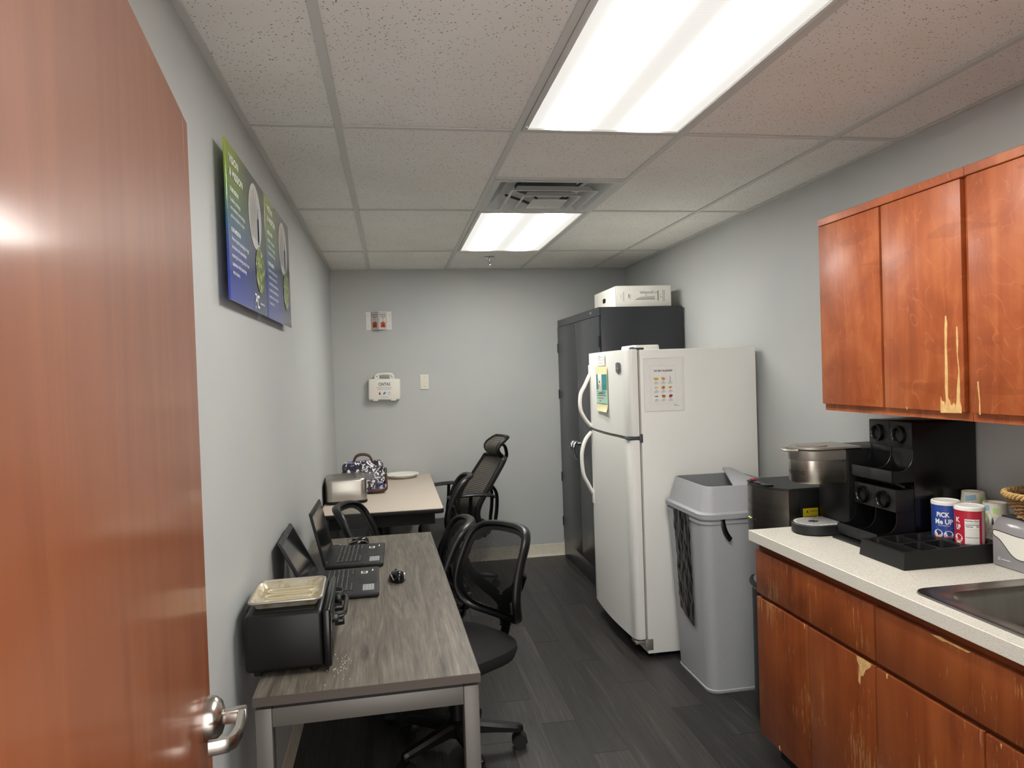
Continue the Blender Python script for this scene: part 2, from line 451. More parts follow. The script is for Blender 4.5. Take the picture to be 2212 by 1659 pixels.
baseboard('baseboard_back', None, [(XL, -.1), (-.1, 1.07), (1.07, 1.19), (1.19, XR)], lambda t, p, q: (t, YB-p, q))
baseboard('baseboard_left', None, [(.6, 1.8), (1.8, 3.0), (3.0, 4.2), (4.2, YB-.005)], lambda t, p, q: (XL+p, t, q))
baseboard('baseboard_right', None, [(2.56, 3.78), (3.78, 5.0), (5.0, YB-.005)], lambda t, p, q: (XR-p, t, q))

# ceiling: slab, lay-in tiles, T-bar grid
ceiling = tag(link('ceiling', G().box(XL-.1, XR+.1, YF-.12, YB+.1, 2.46, 2.56), mat('plenum_grey', '#55534f', .9)), kind='structure')
colx = [XL, -.146, .4635, 1.073, 1.6825, XR]
rowy = [YF, 1.2475, 2.467, 3.687, 4.906, YB]
tm = {}
def tile(x0, x1, y0, y1, sag=0):
    key = (round(x1-x0, 3), round(y1-y0, 3))
    if key not in tm:
        w, h = (x1-x0)/2-.004, (y1-y0)/2-.004
        tm[key] = G().box(-w, w, -h, h, 0, .016).mesh('ceiling_tile')
    t = link('ceiling_tile', tm[key], TILE, ceiling); t.location = ((x0+x1)/2, (y0+y1)/2, ZC+.005)
for i in range(5):
    for j in range(5):
        if i == 2 and j in (1, 3): continue
        if i == 2 and j == 2: tile(colx[2], colx[3], 2.467, 3.077); continue
        tile(colx[i], colx[i+1], rowy[j], rowy[j+1])
def tbar(x0, x1, y0, y1): link('grid_bar', G().box(x0, x1, y0, y1, ZC, ZC+.004, .0006, 1).box((x0+x1)/2-(.001 if x1-x0 < .05 else (x1-x0)/2), (x0+x1)/2+(.001 if x1-x0 < .05 else (x1-x0)/2), (y0+y1)/2-(.001 if y1-y0 < .05 else (y1-y0)/2), (y0+y1)/2+(.001 if y1-y0 < .05 else (y1-y0)/2), ZC+.004, ZC+.03), GRID, ceiling)
for x in colx[1:5]: tbar(x-.012, x+.012, YF+.002, YB-.002)
for j in range(1, 5):
    for i in range(5): tbar(colx[i]+(.012 if i else .002), colx[i+1]-(.012 if i < 4 else .002), rowy[j]-.012, rowy[j]+.012)
tbar(colx[2]+.012, colx[3]-.012, 3.065, 3.089)
for (x0, x1, y0, y1) in ((XL, XL+.02, YF, YB), (XR-.02, XR, YF, YB), (XL+.02, XR-.02, YB-.02, YB), (XL+.02, XR-.02, YF, YF+.02)):
    link('wall_angle', G().box(x0, x1, y0, y1, ZC-.001, ZC+.003), GRID, ceiling)

# ceiling lights
def troffer(y0, y1, label):
    cx, cy = (colx[2]+colx[3])/2, (y0+y1)/2
    t = thing('ceiling_light', label, 'light', (cx, cy, ZC), 0, 'recessed ceiling lights')
    w, h = .292, (y1-y0)/2-.013
    g = G(); g.box(-w, w, -h, h, .06, .075).box(-w, -w+.004, -h, h, .0, .06).box(w-.004, w, -h, h, .0, .06).box(-w, w, -h, -h+.004, 0, .06).box(-w, w, h-.004, h, 0, .06)
    link('housing', g, GRID, t)
    f = G(); b = .019
    f.box(-w, -w+b, -h, h, -.004, .008, .002).box(w-b, w, -h, h, -.004, .008, .002).box(-w+b, w-b, -h, -h+b, -.004, .008, .002).box(-w+b, w-b, h-b, h, -.004, .008, .002)
    fr = link('frame', f, GRID, t)
    link('latch', G().cyl((-w+.01, h-.05, -.004), (-w+.01, h-.05, -.009), .005, .003, 10), GRID, fr)
    link('lens', G().box(-w+b, w-b, -h+b, h-b, .002, .005), LENS, t)
troffer(1.2475, 2.467, 'large bright ceiling light panel nearest the door, cut by the top edge')
troffer(3.687, 4.906, 'bright ceiling light panel beyond the square air vent')

# square step-down air diffuser
VENT = mat('diffuser_grey_white', '#c3c4c2', .42)
v = thing('air_vent', 'square stepped ceiling air diffuser between the two light panels', 'vent', (.768, 3.382, ZC))
def sqring(a, za, b, zb, th=.003):
    g = G(); q = lambda r, z: [(r, r, z), (-r, r, z), (-r, -r, z), (r, -r, z)]
    g.loft([q(a, za), q(b, zb), q(b-th, zb+th), q(a-th, za+th), q(a, za)], False, False); return g
g = sqring(.293, -.001, .262, -.001); g.loft([[(s*.262, t*.262, -.001) for s, t in ((1, 1), (-1, 1), (-1, -1), (1, -1))], [(s*.2, t*.2, .06) for s, t in ((1, 1), (-1, 1), (-1, -1), (1, -1))]], False, False)
link('outer_frame', g, VENT, v)
link('back_pan', G().box(-.21, .21, -.21, .21, .06, .064), VENT, v)
link('neck', G().cyl((0, 0, .045), (0, 0, .0598), .15, .15, 28), mat('duct_dark', '#3a3c40', .7), v)
for a, za, b, zb in ((.205, -.022, .168, .008), (.14, -.03, .112, -.004)):
    g = sqring(a, za, a-.012, za); g.loft([[(s*(a-.012), t*(a-.012), za) for s, t in ((1, 1), (-1, 1), (-1, -1), (1, -1))], [(s*b, t*b, zb) for s, t in ((1, 1), (-1, 1), (-1, -1), (1, -1))]], False, False)
    link('louver', g, VENT, v)
link('centre_plate', G().box(-.085, .085, -.085, .085, -.037, -.031, .004).cyl((0, .03, -.039), (0, .03, -.037), .004), VENT, v)
for s_ in (-1, 1):
    for q in (-1, 1): link('spider_bracket', G().tube([(s_*.05, q*.05, -.031), (s_*.09, q*.09, 0), (s_*.17, q*.17, .05)], .006, 8), mat('duct_dark'), v)

# sprinkler
sp = thing('sprinkler_head', 'small chrome fire sprinkler on the ceiling by the back wall', 'sprinkler', (.735, 5.16, ZC))
link('escutcheon', G().lathe([(.0, -.001), (.034, -.001), (.034, -.004), (.022, -.01), (.0, -.01)], 24), CHROME, sp)
g = G().cyl((0, 0, -.01), (0, 0, -.028), .011, .009, 14)
for s in (-1, 1): g.tube([(s*.008, 0, -.026), (s*.014, 0, -.036), (s*.012, 0, -.046), (s*.003, 0, -.054)], .0028, 6)
link('body', g, CHROME, sp)
link('deflector', G().lathe([(0, -.054), (.015, -.054), (.015, -.057), (0, -.057)], 16), CHROME, sp)
link('bulb', G().cyl((0, 0, -.028), (0, 0, -.05), .0025, n=8), mat('red_bulb', '#a02020', .2), sp)

# ------------------------------------------------------------------ open wooden door at the left
dr = tag(link('door_1', None, None), kind='structure')
dr.location = (-.2741, .5187, 0); dr.rotation_euler = (0, 0, math.atan2(1, -.11))
DW = 1.0
link('slab', G().box(0, DW-.055, 0, .044, .012, 2.05, .0015, 1), DOORW, dr)
link('lock_stile_edge', G().box(DW-.0545, DW, .0003, .0437, .012, 2.05, .0015, 1), DOORW, dr)
hd = link('handle', None, None, dr); hd.location = (DW-.07, 0, .885)
rose = G().lathe([(0, 0), (.0415, 0), (.0415, .012), (.039, .02), (.03, .03), (.018, .034), (0, .035)], 40, mx=Matrix.Rotation(PI/2, 4, 'X'))
link('rose', rose, m_brushed('satin_nickel', '#c2bab2', .24, (3, 3, 40)), hd)
lv = G(); lv.box(-.011, .011, -.075, -.03, -.013, .013, .003)
pth = [(.006, -.066, .0), (-.02, -.066, .0), (-.075, -.066, 0), (-.107, -.06, 0), (-.118, -.05, 0), (-.12, -.035, 0), (-.121, -.02, 0)]
def flatbar(g, pts, w, h):
    P = [Vector(p) for p in pts]; rings = []
    for i, p in enumerate(P):
        d = (P[min(i+1, len(P)-1)]-P[max(i-1, 0)]).normalized(); a = Vector((0, 0, 1)); b = d.cross(a).normalized()
        rings.append([tuple(p+a*(h*t)+b*(w*s)) for s, t in ((-1, -.75), (-.75, -1), (.75, -1), (1, -.75), (1, .75), (.75, 1), (-.75, 1), (-1, .75))])
    g.loft(rings)
flatbar(lv, pth, .007, .0125)
link('lever', lv, MATS['satin_nickel'], hd)

# ------------------------------------------------------------------ left wall posters
def m_poster():
    m = mat('poster_print_gradient', '#2a3a6a', .12, coat=.6); v = coords(m); sep = nd(m, 'ShaderNodeSeparateXYZ'); lk(m, v, sep.inputs[0])
    u = mathn(m, 'DIVIDE', sep.outputs[1], .585); t = mathn(m, 'DIVIDE', sep.outputs[2], .435)
    vert = ramp(m, t, [(0., '#2c3fae'), (.3, '#2b459f'), (.52, '#2f6a86'), (.75, '#74992f'), (1., '#a3b830')])
    slate = ramp(m, t, [(0., '#2b3a6e'), (.5, '#2c3a52'), (1., '#31363c')])
    edge = mathn(m, 'MULTIPLY', mathn(m, 'SUBTRACT', u, mathn(m, 'SUBTRACT', .42, mathn(m, 'MULTIPLY', t, .3))), 2.6)
    cl = nd(m, 'ShaderNodeClamp'); lk(m, edge, cl.inputs[0])
    lk(m, mixc(m, cl.outputs[0], vert, slate), bsdf(m).inputs['Base Color']); return m
POST = m_poster()
def m_photo(name, stops, stretch, scale):
    m = mat(name, '#cccccc', .15, coat=.5); lk(m, ramp(m, noise(m, coords(m, stretch), scale, 5, .6, .6), stops), bsdf(m).inputs['Base Color']); return m
BOTPH = mottled('poster_photo_white', '#d3d2ce', '#dddcd8', 12, .15)
LEAFPH = m_photo('poster_photo_leaves', [(.36, '#1f2a12'), (.46, '#5f7d1f'), (.54, '#9db336'), (.64, '#dbe0b0')], (1, 1, 1), 55)
def poster(y0, label, title, h1, b1, h2, b2, logo):
    p = thing('poster', label, 'poster', (XL+.026, y0, 1.755), 0, 'posters on the left wall')
    W, H = .585, .435
    link('panel', G().box(0, .006, 0, W, 0, H, .0008, 1), POST, p)
    for a in (.13, W-.13):
        for b in (.11, H-.11): link('standoff', G().cyl((-.026, a, b), (0, a, b), .011, n=14), BLACK, p)
    mp = flatmap((.006, 0, 0), (0, 1, 0), (0, 0, 1), .0006); mp2 = flatmap((.006, 0, 0), (0, 1, 0), (0, 0, 1), .0012)
    mp3 = flatmap((.006, 0, 0), (0, 1, 0), (0, 0, 1), .0013)
    shape(p, ell(.405, .308, .110, .106, 40), mp, BOTPH, 'round_bottle_photo')
    # bottles in the round photo
    bl = []
    for bx, bw, bh in ((.335, .018, .12), (.362, .02, .15), (.39, .022, .16), (.42, .02, .15), (.452, .016, .11)):
        by = .235; bl.append([(bx-bw/2, by), (bx+bw/2, by), (bx+bw/2, by+bh*.7), (bx+bw*.22, by+bh*.85), (bx+bw*.22, by+bh), (bx-bw*.22, by+bh), (bx-bw*.22, by+bh*.85), (bx-bw/2, by+bh*.7)])
    shapes(p, bl[:4], mp2, mat('poster_bottle_grey', '#b4b4b1', .2), 'bottle_print')
    shapes(p, [bl[4]]+[bar(.437, .225, .463, .31)], mp2, mat('poster_bottle_blue', '#34539c', .2), 'bottle_print')
    shape(p, ell(.462, .142, .078, .078, 36), mp3, LEAFPH, 'round_leaf_photo')
    text(p, title[0], mp2, WHITEINK, .022, .035, .383, .12, bold=.0022); text(p, title[1], mp2, WHITEINK, .022, .035, .345, .175, bold=.0022)
    text(p, h1, mp2, WHITEINK, .013, .034, .302, .11, bold=.0012)
    for k, s in enumerate(b1): text(p, s, mp2, WHITEINK, .0125, .034, .274-.0225*k)
    text(p, h2, mp2, WHITEINK, .013, .034, .19, .12, bold=.0012)
    for k, s in enumerate(b2): text(p, s, mp2, WHITEINK, .0125, .034, .167-.0235*k)
    if logo:
        lg = [[(.35, .016), (.36, .016), (.36, .03), (.378, .03), (.378, .04), (.36, .04), (.36, .0), (.35, .016)][:6], bar(.35, .05, .378, .056), bar(.372, .03, .382, .056), bar(.388, .016, .398, .05), bar(.392, .046, .425, .054), bar(.392, .012, .425, .02), bar(.35, .008, .36, .03)]
        shapes(p, lg, mp2, WHITEINK, 'logo'); shapes(p, [bar(.435, .028, .52, .034)], mp2, mat('poster_small_print', '#a8aec0', .4), 'small_print')
    return p
poster(2.018, 'blue and green vision and mission poster nearer the open door, headed in English', ('VISION', '& MISSION'), 'OUR VISION', ['Redefine packaging-', 'one customer, one concept,', 'and one solution at a time.'], 'OUR MISSION',
       ['Advance plastic packaging through', 'innovation and sustainability-', 'meeting the evolving needs of our', 'customers while protecting', 'what matters.'], True)
poster(2.612, 'blue and green poster headed in Spanish, the farther of the two', ('VISI\u00d3N', '& MISI\u00d3N'), 'NUESTRA VISI\u00d3N', ['Redefinir el empaque-', 'un cliente, un concepto', 'y una soluci\u00f3n a la vez.'], 'NUESTRA MISI\u00d3N',
       ['Impulsar el empaque pl\u00e1stico', 'mediante la innovaci\u00f3n y la', 'sostenibilidad, satisfaciendo las', 'necesidades cambiantes de los', 'clientes mientras protegemos', 'lo que importa.'], False)

# ------------------------------------------------------------------ things on the back wall
sg = thing('wall_sign', 'white V-shaped projecting blood spill clean-up kit sign on the back wall', 'sign', (-.083, YB, 1.904))
SGW = mat('sign_white', '#dcdad5', .35)
for q in (-1, 1): link('mounting_flange', G().box(min(q*.1, q*.062), max(q*.1, q*.062), -.003, -.0005, 0, .143), SGW, sg)
ap = (0, -.055)
for s in (-1, 1):
    g = G(); a = (s*.062, -.002)
    dx, dy = ap[0]-a[0], ap[1]-a[1]; L = math.hypot(dx, dy); nx, ny = -dy/L*.0012, dx/L*.0012
    g.loft([[(a[0]+nx, a[1]+ny, z), (ap[0]+nx, ap[1]+ny, z), (ap[0]-nx, ap[1]-ny, z), (a[0]-nx, a[1]-ny, z)] for z in (0, .143)])
    fc = link('sign_face', g, SGW, sg)
    if s < 0: mp = flatmap((a[0], a[1], 0), (dx, dy, 0), (0, 0, 1), .002)
    else: mp = flatmap((ap[0], ap[1], 0), (-dx, -dy, 0), (0, 0, 1), .002)
    shapes(fc, outline(.006, .008, L-.006, .135, .0022), mp, mat('sign_red_line', '#8e3b36', .5), 'border')
    for k, tx in enumerate(('BLOOD SPILL', 'CLEAN-UP', 'KIT')): text(fc, tx, mp, INK, .0105, L/2, .113-.017*k, (.058, .045, .014)[k], 'c', bold=.001)
    shapes(fc, [bar(L/2-.024, .016, L/2+.024, .058)], mp, ORANGEINK, 'kit_symbol')
    shapes(fc, outline(L/2-.009, .057, L/2+.009, .068, .003), mp, INK, 'kit_handle_symbol')
    mp2 = (lambda q: (lambda u, w: tuple(Vector(q(u, w))+Vector((0, -.0006, 0)))))(mp)
    bz = [ell(L/2, .044, .0075, .0075, 14)]+[ell(L/2+s2*.0085, .029, .0075, .0075, 14) for s2 in (-1, 1)]
    shapes(fc, ringpolys(L/2, .042, .006, .009, 14)+ringpolys(L/2-.0085, .029, .006, .009, 14)+ringpolys(L/2+.0085, .029, .006, .009, 14)+[ell(L/2, .034, .004, .004, 10)], mp2, INK, 'biohazard_symbol')
for sx in (-.085, .085):
    for z in (.028, .115): link('screw', G().cyl((sx, -.005, z), (sx, -.002, z), .003, n=8), mat('screw_grey', '#77756f', .4, .6), sg)

kt = thing('first_aid_kit', 'white plastic carry-handled infection control kit box mounted on the back wall', 'kit', (-.06, YB, 1.348))
kt.rotation_euler = (0, math.radians(1.2), 0)
KW = mat('kit_white_plastic', '#e3e0d6', .4)
link('case', G().box(-.122, .122, -.04, -.001, 0, .165, .012, 3), KW, kt)
link('lid', G().box(-.125, .125, -.068, -.041, -.002, .167, .014, 3), KW, kt)
hnd = G().tube([(-.07, -.05, .16), (-.068, -.05, .19), (-.055, -.05, .203), (0, -.05, .206), (.055, -.05, .203), (.068, -.05, .19), (.07, -.05, .16)], .011, 10, flat=(.012, .011))
hnd.box(-.07, -.04, -.06, -.042, .158, .195, .006).box(.04, .07, -.06, -.042, .158, .195, .006)
link('carry_handle', hnd, KW, kt)
for s in (-.07, .07): link('latch', G().box(s-.02, s+.02, -.066, -.045, -.008, .004, .003), KW, kt)
for s in (-.057, .057): link('screw_eye', G().cyl((s, -.062, .185), (s, -.06, .185), .005, n=10), mat('screw_grey'), kt)
mp = flatmap((0, -.068, 0), (1, 0, 0), (0, 0, 1), .0006)
text(kt, 'CiNTAS', mp, NAVY, .025, 0, .112, .092, 'c', bold=.0018)
text(kt, 'Bloodborne Pathogens', mp, GREYINK, .0085, 0, .094, .115, 'c', bold=.0006); text(kt, 'Infection Control Kit', mp, GREYINK, .0085, 0, .08, .105, 'c', bold=.0006)
shape(kt, [(-.036, .066), (-.044, .05), (-.044, .044), (-.038, .039), (-.032, .041), (-.028, .047), (-.03, .053)], mp, REDINK, 'blood_drop_symbol')
shape(kt, [(-.012, .045), (-.004, .04), (.006, .048), (.013, .06), (.008, .064), (0, .06), (-.008, .055)], mp, mat('blue_ink', '#3f7fb5', .6), 'glove_symbol')
shapes(kt, ringpolys(.036, .051, .009, .0115, 18)+[bar(.03, .056, .042, .058)], mp, GREYINK, 'mask_symbol')
shapes(kt, [bar(-.03, .021, .03, .0235)], mp, GREYINK, 'small_print')

sw = thing('blank_wall_plate', 'blank cream switch plate on the back wall right of the white kit box', 'plate', (.26, YB, 1.4175))
link('plate', G().box(-.035, .035, -.006, -.0005, 0, .12, .003, 3), mat('ivory_plastic', '#dcd8c8', .4), sw)
for z in (.023, .097): link('screw', G().cyl((0, -.0072, z), (0, -.0058, z), .0028, n=8), mat('screw_grey'), sw)

# ------------------------------------------------------------------ desk along the left wall
DA = .021; DZ = .72; DX, DY = -.381, 1.901; DWD, DLN = .59, 1.792
def dk(u, v, z=0.): return (DX+u*math.cos(DA)-v*math.sin(DA), DY+u*math.sin(DA)+v*math.cos(DA), DZ+z)
def dkinv(x, y):
    a, b = x-DX, y-DY; return (a*math.cos(DA)+b*math.sin(DA), -a*math.sin(DA)+b*math.cos(DA))
desk = thing('desk', 'long grey wood-grain desk with grey metal leg frames along the left wall', 'desk', (DX, DY, 0), DA)
gu, gv = dkinv(-.304, 3.53)
top = boolean(G().box(0, DWD, 0, DLN, DZ-.025, DZ, .0012, 1).mesh('desktop'), [G().cyl((gu, gv, DZ-.05), (gu, gv, DZ+.05), .03, n=24).mesh('c')], 'desktop')
link('desktop', top, DESKM, desk)
link('edge_band', G().box(0, DWD, -.0012, -.0001, DZ-.0248, DZ-.0006), mat('shaded_edge_band', '#4d453d', .55), desk)  # thin desk edge strip, its brown darkened to imitate shade on the edge
link('edge_band', G().box(DWD+.0001, DWD+.0012, 0, DLN, DZ-.0248, DZ-.0006), mat('shaded_edge_band'), desk)
link('grommet', G().lathe([(.03, -.02), (.036, .0005), (.035, .003), (.028, .003), (.0275, -.02)], 28, (gu, gv, DZ)), mat('grommet_grey', '#9a9890', .4, .5), desk)
for y0 in (.004, DLN-.054):
    g = G().box(.004, .046, y0, y0+.05, .0, DZ-.034, .003).box(DWD-.046, DWD-.004, y0, y0+.05, .0, DZ-.034, .003).box(.046, DWD-.046, y0, y0+.05, DZ-.084, DZ-.034, .003)
    link('leg_frame', g, ALU, desk)
g = G()
for x in (.12, DWD-.12): g.box(x-.02, x+.02, .05, DLN-.05, DZ-.07, DZ-.036)
g.box(.05, DWD-.05, .004, .03, DZ-.034, DZ-.025)
link('under_beam', g, BLACK, desk)

# toaster oven
ov = thing('toaster_oven', 'small black toaster oven with a glass door on the near end of the desk', 'toaster oven', dk(*dkinv(-.305, 2.02), .0005), DA)
# local: x toward the room (door side), y away from the camera
OW, OD, OH = .33, .115, .172
body = G().box(-OD, OD-.022, 0, OW, .014, OH, .012, 3)
bm_ = boolean(body.mesh('body'), [G().box(-OD+.03, OD+.05, .02, OW-.085, .03, OH-.018).mesh('c')], 'body')
link('body', bm_, BLACKS, ov)
link('roof_panel', G().box(-OD+.022, OD-.045, .02, OW-.02, OH-.002, OH+.003, .0025), BLACK, ov)
link('front_bezel', boolean(G().box(OD-.0215, OD, .0, OW, .012, OH+.001, .006, 3).mesh('b'), [G().box(OD-.05, OD+.05, .022, OW-.09, .034, OH-.02).mesh('c')], 'front_bezel'), BLACKG, ov)
dg_ = link('glass_door', G().box(OD-.004, OD+.003, .018, OW-.086, .03, OH-.016, .0015), mat('oven_glass', '#3a4038', .05, spec=.8, alpha=.35), ov)
hb = G().tube([(OD+.002, .03, OH-.034), (OD+.03, .035, OH-.03), (OD+.036, .06, OH-.03), (OD+.036, .19, OH-.03), (OD+.03, .215, OH-.03), (OD+.002, .22, OH-.034)], .007, 10)
hb.box(OD-.001, OD+.02, .024, .044, OH-.046, OH-.022, .003).box(OD-.001, OD+.02, .206, .226, OH-.046, OH-.022, .003)
link('door_handle', hb, BLACKG, ov)
for k, z in enumerate((.045, .09, .135)):
    kn = link('knob', G().cyl((OD, OW-.045, z), (OD+.018, OW-.045, z), .016, .014, 22).box(OD+.012, OD+.022, OW-.047, OW-.043, z-.014, z+.014, .001), BLACKG, ov)
for x in (-OD+.03, OD-.05):
    for y in (.03, OW-.03): link('foot', G().cyl((x, y, 0), (x, y, .016), .012, .014, 14), BLACK, ov)
g = G()
for k in range(9): g.tube([(-OD+.035, .03+k*.024, .075), (OD-.03, .03+k*.024, .075)], .0015, 6)
link('wire_rack', g, CHROME, ov)
link('vent_grille', G().box(OD-.062, OD-.05, .08, .2, OH+.001, OH+.004, .001), BLACK, ov)
mpo = flatmap((OD-.05, .10, OH+.0042), (0, 1, 0), (-1, 0, 0), .0006)

# baking tray on the oven
def m_tray():
    m = mat('stained_baking_tin', '#c3b389', .38, .55); v = coords(m, (1, 1, 1)); f = noise(m, v, 22, 6, .65, .8); st = noise(m, coords(m, (9, 40, 20)), 1, 5, .7)
    c = ramp(m, f, [(.3, '#cfccc3'), (.5, '#c3baa2'), (.68, '#9f8a62')])
    mask = ramp(m, st, [(.6, '#000000'), (.74, '#ffffff')])
    lk(m, mixc(m, mask, c, '#5d3f22'), bsdf(m).inputs['Base Color']); return m
bt = thing('baking_tray', 'stained metal baking tray lying on top of the toaster oven', 'tray', (dk(*dkinv(-.318, 2.165))[0], dk(*dkinv(-.318, 2.165))[1], DZ+OH+.0045), DA+.01)
bt.rotation_euler = (0, 0, DA+.012)
TW, TH = .195, .225
g = G()
R = lambda w, h, r, z: ring3(rrect(w, h, r, 6), z)
g.loft([R(TW-.03, TH-.03, .012, .0), R(TW-.012, TH-.012, .018, .016), R(TW, TH, .022, .019), R(TW+.002, TH+.002, .023, .017), R(TW+.002, TH+.002, .023, .0185), R(TW, TH, .022, .0205), R(TW-.014, TH-.014, .017, .0172), R(TW-.032, TH-.032, .011, .0016)])
link('pan', g, m_tray(), bt)
g = G()
for k in (-.055, 0., .055):
    g.tube(ring3([(x, y+k) for x, y in rrect(TW-.06, .036, .016, 5)], .0025), .0032, 6, closed=True)
link('pressed_rib', g, mat('pale_tin_ridge', '#d6cba9', .3, .4), bt)  # ridges coloured paler than the pan to stand out
link('rolled_rim', G().tube(R(TW, TH, .022, .0195), .0042, 8, closed=True), mat('tin_rim', '#b9b3a8', .32, .8), bt)

# laptops
SCREEN = mat('dark_laptop_screen', '#0b0c0e', .1, spec=.7)
LAPM = mat('laptop_black_shell', '#131415', .5)
KEYM = mat('laptop_keys', '#0a0b0b', .5); KEYW = mat('key_legend', '#b8b8b4', .6)
STK = mat('sticker_white', '#e6e4da', .6); STKG = mat('sticker_silver', '#a9adb0', .4, .3)
def laptop(loc, rz, tilt, label):
    t = thing('laptop', label, 'laptop', loc, rz, 'open laptops on the desk')
    W, D = .366, .245      # local: y across, x front (+) to hinge (-)
    link('base', G().box(-D/2, D/2, -W/2, W/2, .003, .0205, .005, 3), LAPM, t)
    g = G(); gl = G(); rows, colsn = 6, 15
    for r in range(rows):
        for c in range(colsn):
            x = -D/2+.05+r*.0185; y = W/2-.035-c*.0197
            if r == 5 and 4 <= c <= 9:
                if c == 4: g.box(x-.007, x+.007, y-.108, y+.008, .0205, .0222)
                continue
            g.box(x-.0078, x+.0078, y-.0085, y+.0085, .0205, .0222)
            gl.poly([(x-.003, y-.0022, .0224), (x+.002, y-.0022, .0224), (x+.002, y+.0022, .0224), (x-.003, y+.0022, .0224)])
    kb = tag(link('keyboard', g, KEYM, t), kind='stuff'); tag(link('key_legends', gl, KEYW, kb), kind='stuff')
    link('touchpad', G().box(.048, .113, -.055, .05, .0203, .0209, .0002, 1), mat('touchpad_black', '#151617', .35), t)
    mp = flatmap((0, 0, .0207), (0, -1, 0), (1, 0, 0), -.0005)
    for nm, x0, x1, y0, y1, m in (('barcode_sticker', .052, .078, .085, .118, STK), ('spec_sticker', .062, .104, -.148, -.072, STKG)):
        o = link(nm, G().box(x0, x1, y0, y1, .0204, .0211), m, t)
        gg = G()
        if m is STK:
            for k in range(9): gg.box(x0+.005, x1-.006, y0+.004+k*.003, y0+.0052+k*.003+.0006*(k % 3), .0211, .0213)
        else:
            for k in range(3):
                for q in range(3): gg.box(x0+.008+k*.012, x0+.0095+k*.012, y0+.01+q*.022, y0+.02+q*.022, .0211, .0213)
        link('print', gg, INK, o)
    link('logo_sticker', G().box(.095, .1, .115, .14, .0204, .0209), STK, t)
    lid = link('lid', None, None, t); lid.location = (-D/2+.004, 0, .018); lid.rotation_euler = (0, -tilt, 0)
    H = .235
    link('shell', G().box(-.009, -.0005, -W/2, W/2, 0, H, .004, 3), LAPM, lid)
    link('bezel', G().box(-.0006, .0012, -W/2+.003, W/2-.003, .003, H-.003, .001), mat('bezel_black', '#101112', .5), lid)
    link('screen', G().box(.0006, .0016, -W/2+.016, W/2-.016, .03, H-.02), SCREEN, lid)
    link('webcam', G().cyl((.001, 0, H-.011), (.0018, 0, H-.011), .002, n=10), mat('lens_grey', '#7d7f80', .3), lid)
    for s in (-1, 1): link('hinge', G().cyl((-.003, s*.13-.02, .001), (-.003, s*.13+.02, .001), .006, n=12), LAPM, t).location = (-D/2+.004, 0, .018)
    return t
l1 = (dkinv(-.199, 2.842)); l2 = dkinv(-.183, 3.268)
laptop(dk(*l1), DA+.0, math.radians(27), 'open black laptop nearer the toaster oven, screen tilted far back')
laptop(dk(*l2), DA-.03, math.radians(13), 'open black laptop farther from the toaster oven, screen almost upright')
# mice
def mouse(loc, rz, label):
    t = thing('computer_mouse', label, 'mouse', loc, rz, 'computer mice on the desk')
    L, W, H = .105, .064, .037
    def ring(s, z):
        pts = []
        for i in range(28):
            a = 2*PI*i/28; w = W/2*(1+.10*math.cos(a)-.13*math.cos(a)**2)
            pts.append((L/2*math.cos(a)*s, w*math.sin(a)*s, z))
        return pts
    def dome(k):
        s = math.cos(k*PI/2)**.62; z = .004+H*math.sin(k*PI/2)
        return [(x-.006*k, y, z*(1-.16*(x/(L/2)))) for x, y, _ in ring(max(s, .001), 0)]
    g = G(); g.loft([ring(.95, 0), ring(1, .004)]+[dome(k/9) for k in range(1, 10)])
    link('shell', g, BLACKG, t)
    g = G()
    for s in (-1, 1): g.tube(catmull([(.045, s*.012, .024), (.02, s*.021, .031), (-.015, s*.026, .029), (-.042, s*.021, .014)], 6, False), .0022, 8, flat=(.003, .0016))
    link('silver_trim', g, mat('silver_trim', '#c9c9c6', .2, .9), t)
    link('scroll_wheel', G().cyl((.022, -.004, .0325), (.022, .004, .0325), .009, n=16), DARKG, t)
mouse(dk(*dkinv(-.006, 2.862)), PI*.56, 'glossy black mouse on open desk in front of the nearer laptop')
mouse(dk(*dkinv(-.185, 3.495)), PI*1.12, 'black and silver mouse behind the farther laptop')
# crumbs by the oven
g = G()
for k in range(45):
    u, w = dkinv(-.165+random.gauss(0, .02), 2.06+random.gauss(0, .05)); r = random.uniform(.0006, .0014)
    g.box(u-r, u+r, w-r, w+r, DZ, DZ+r*1.4)
cr = link('crumbs', g, mat('toast_crumbs', '#cfc3ac', .8), None); cr.location = (DX, DY, 0); cr.rotation_euler = (0, 0, DA)
tag(cr, 'pale toast crumbs scattered on the desk by the toaster oven', 'crumbs', kind='stuff')

# ------------------------------------------------------------------ far table
TZ = .745
tb = thing('table', 'beige laminate table with black edge and black legs at the back wall', 'table', (-.082, 4.98, 0))
LAMI = m_speckle('beige_laminate', '#c8bcae', '#bdb0a1', 500, .42, .55)
link('tabletop', G().prism(rrect(.714, 1.55, .025, 4), TZ-.004, TZ), LAMI, tb)
link('edge_band', G().prism(rrect(.72, 1.556, .028, 4), TZ-.03, TZ-.0035, bev=.004), BLACK, tb)
g = G().box(-.31, .31, -.70, -.68, TZ-.105, TZ-.03).box(-.31, .31, .68, .70, TZ-.105, TZ-.03).box(-.31, -.29, -.68, .68, TZ-.105, TZ-.03).box(.29, .31, -.68, .68, TZ-.105, TZ-.03)
link('apron', g, BLACK, tb)
for y in (-.55, .55):
    link('pedestal', G().cyl((0, y, .05), (0, y, TZ-.03), .035, n=18).box(-.03, .03, y-.03, y+.03, .02, .06), BLACKS, tb)
    link('foot_bar', G().box(-.28, .28, y-.03, y+.03, .005, .035, .008), BLACKS, tb)
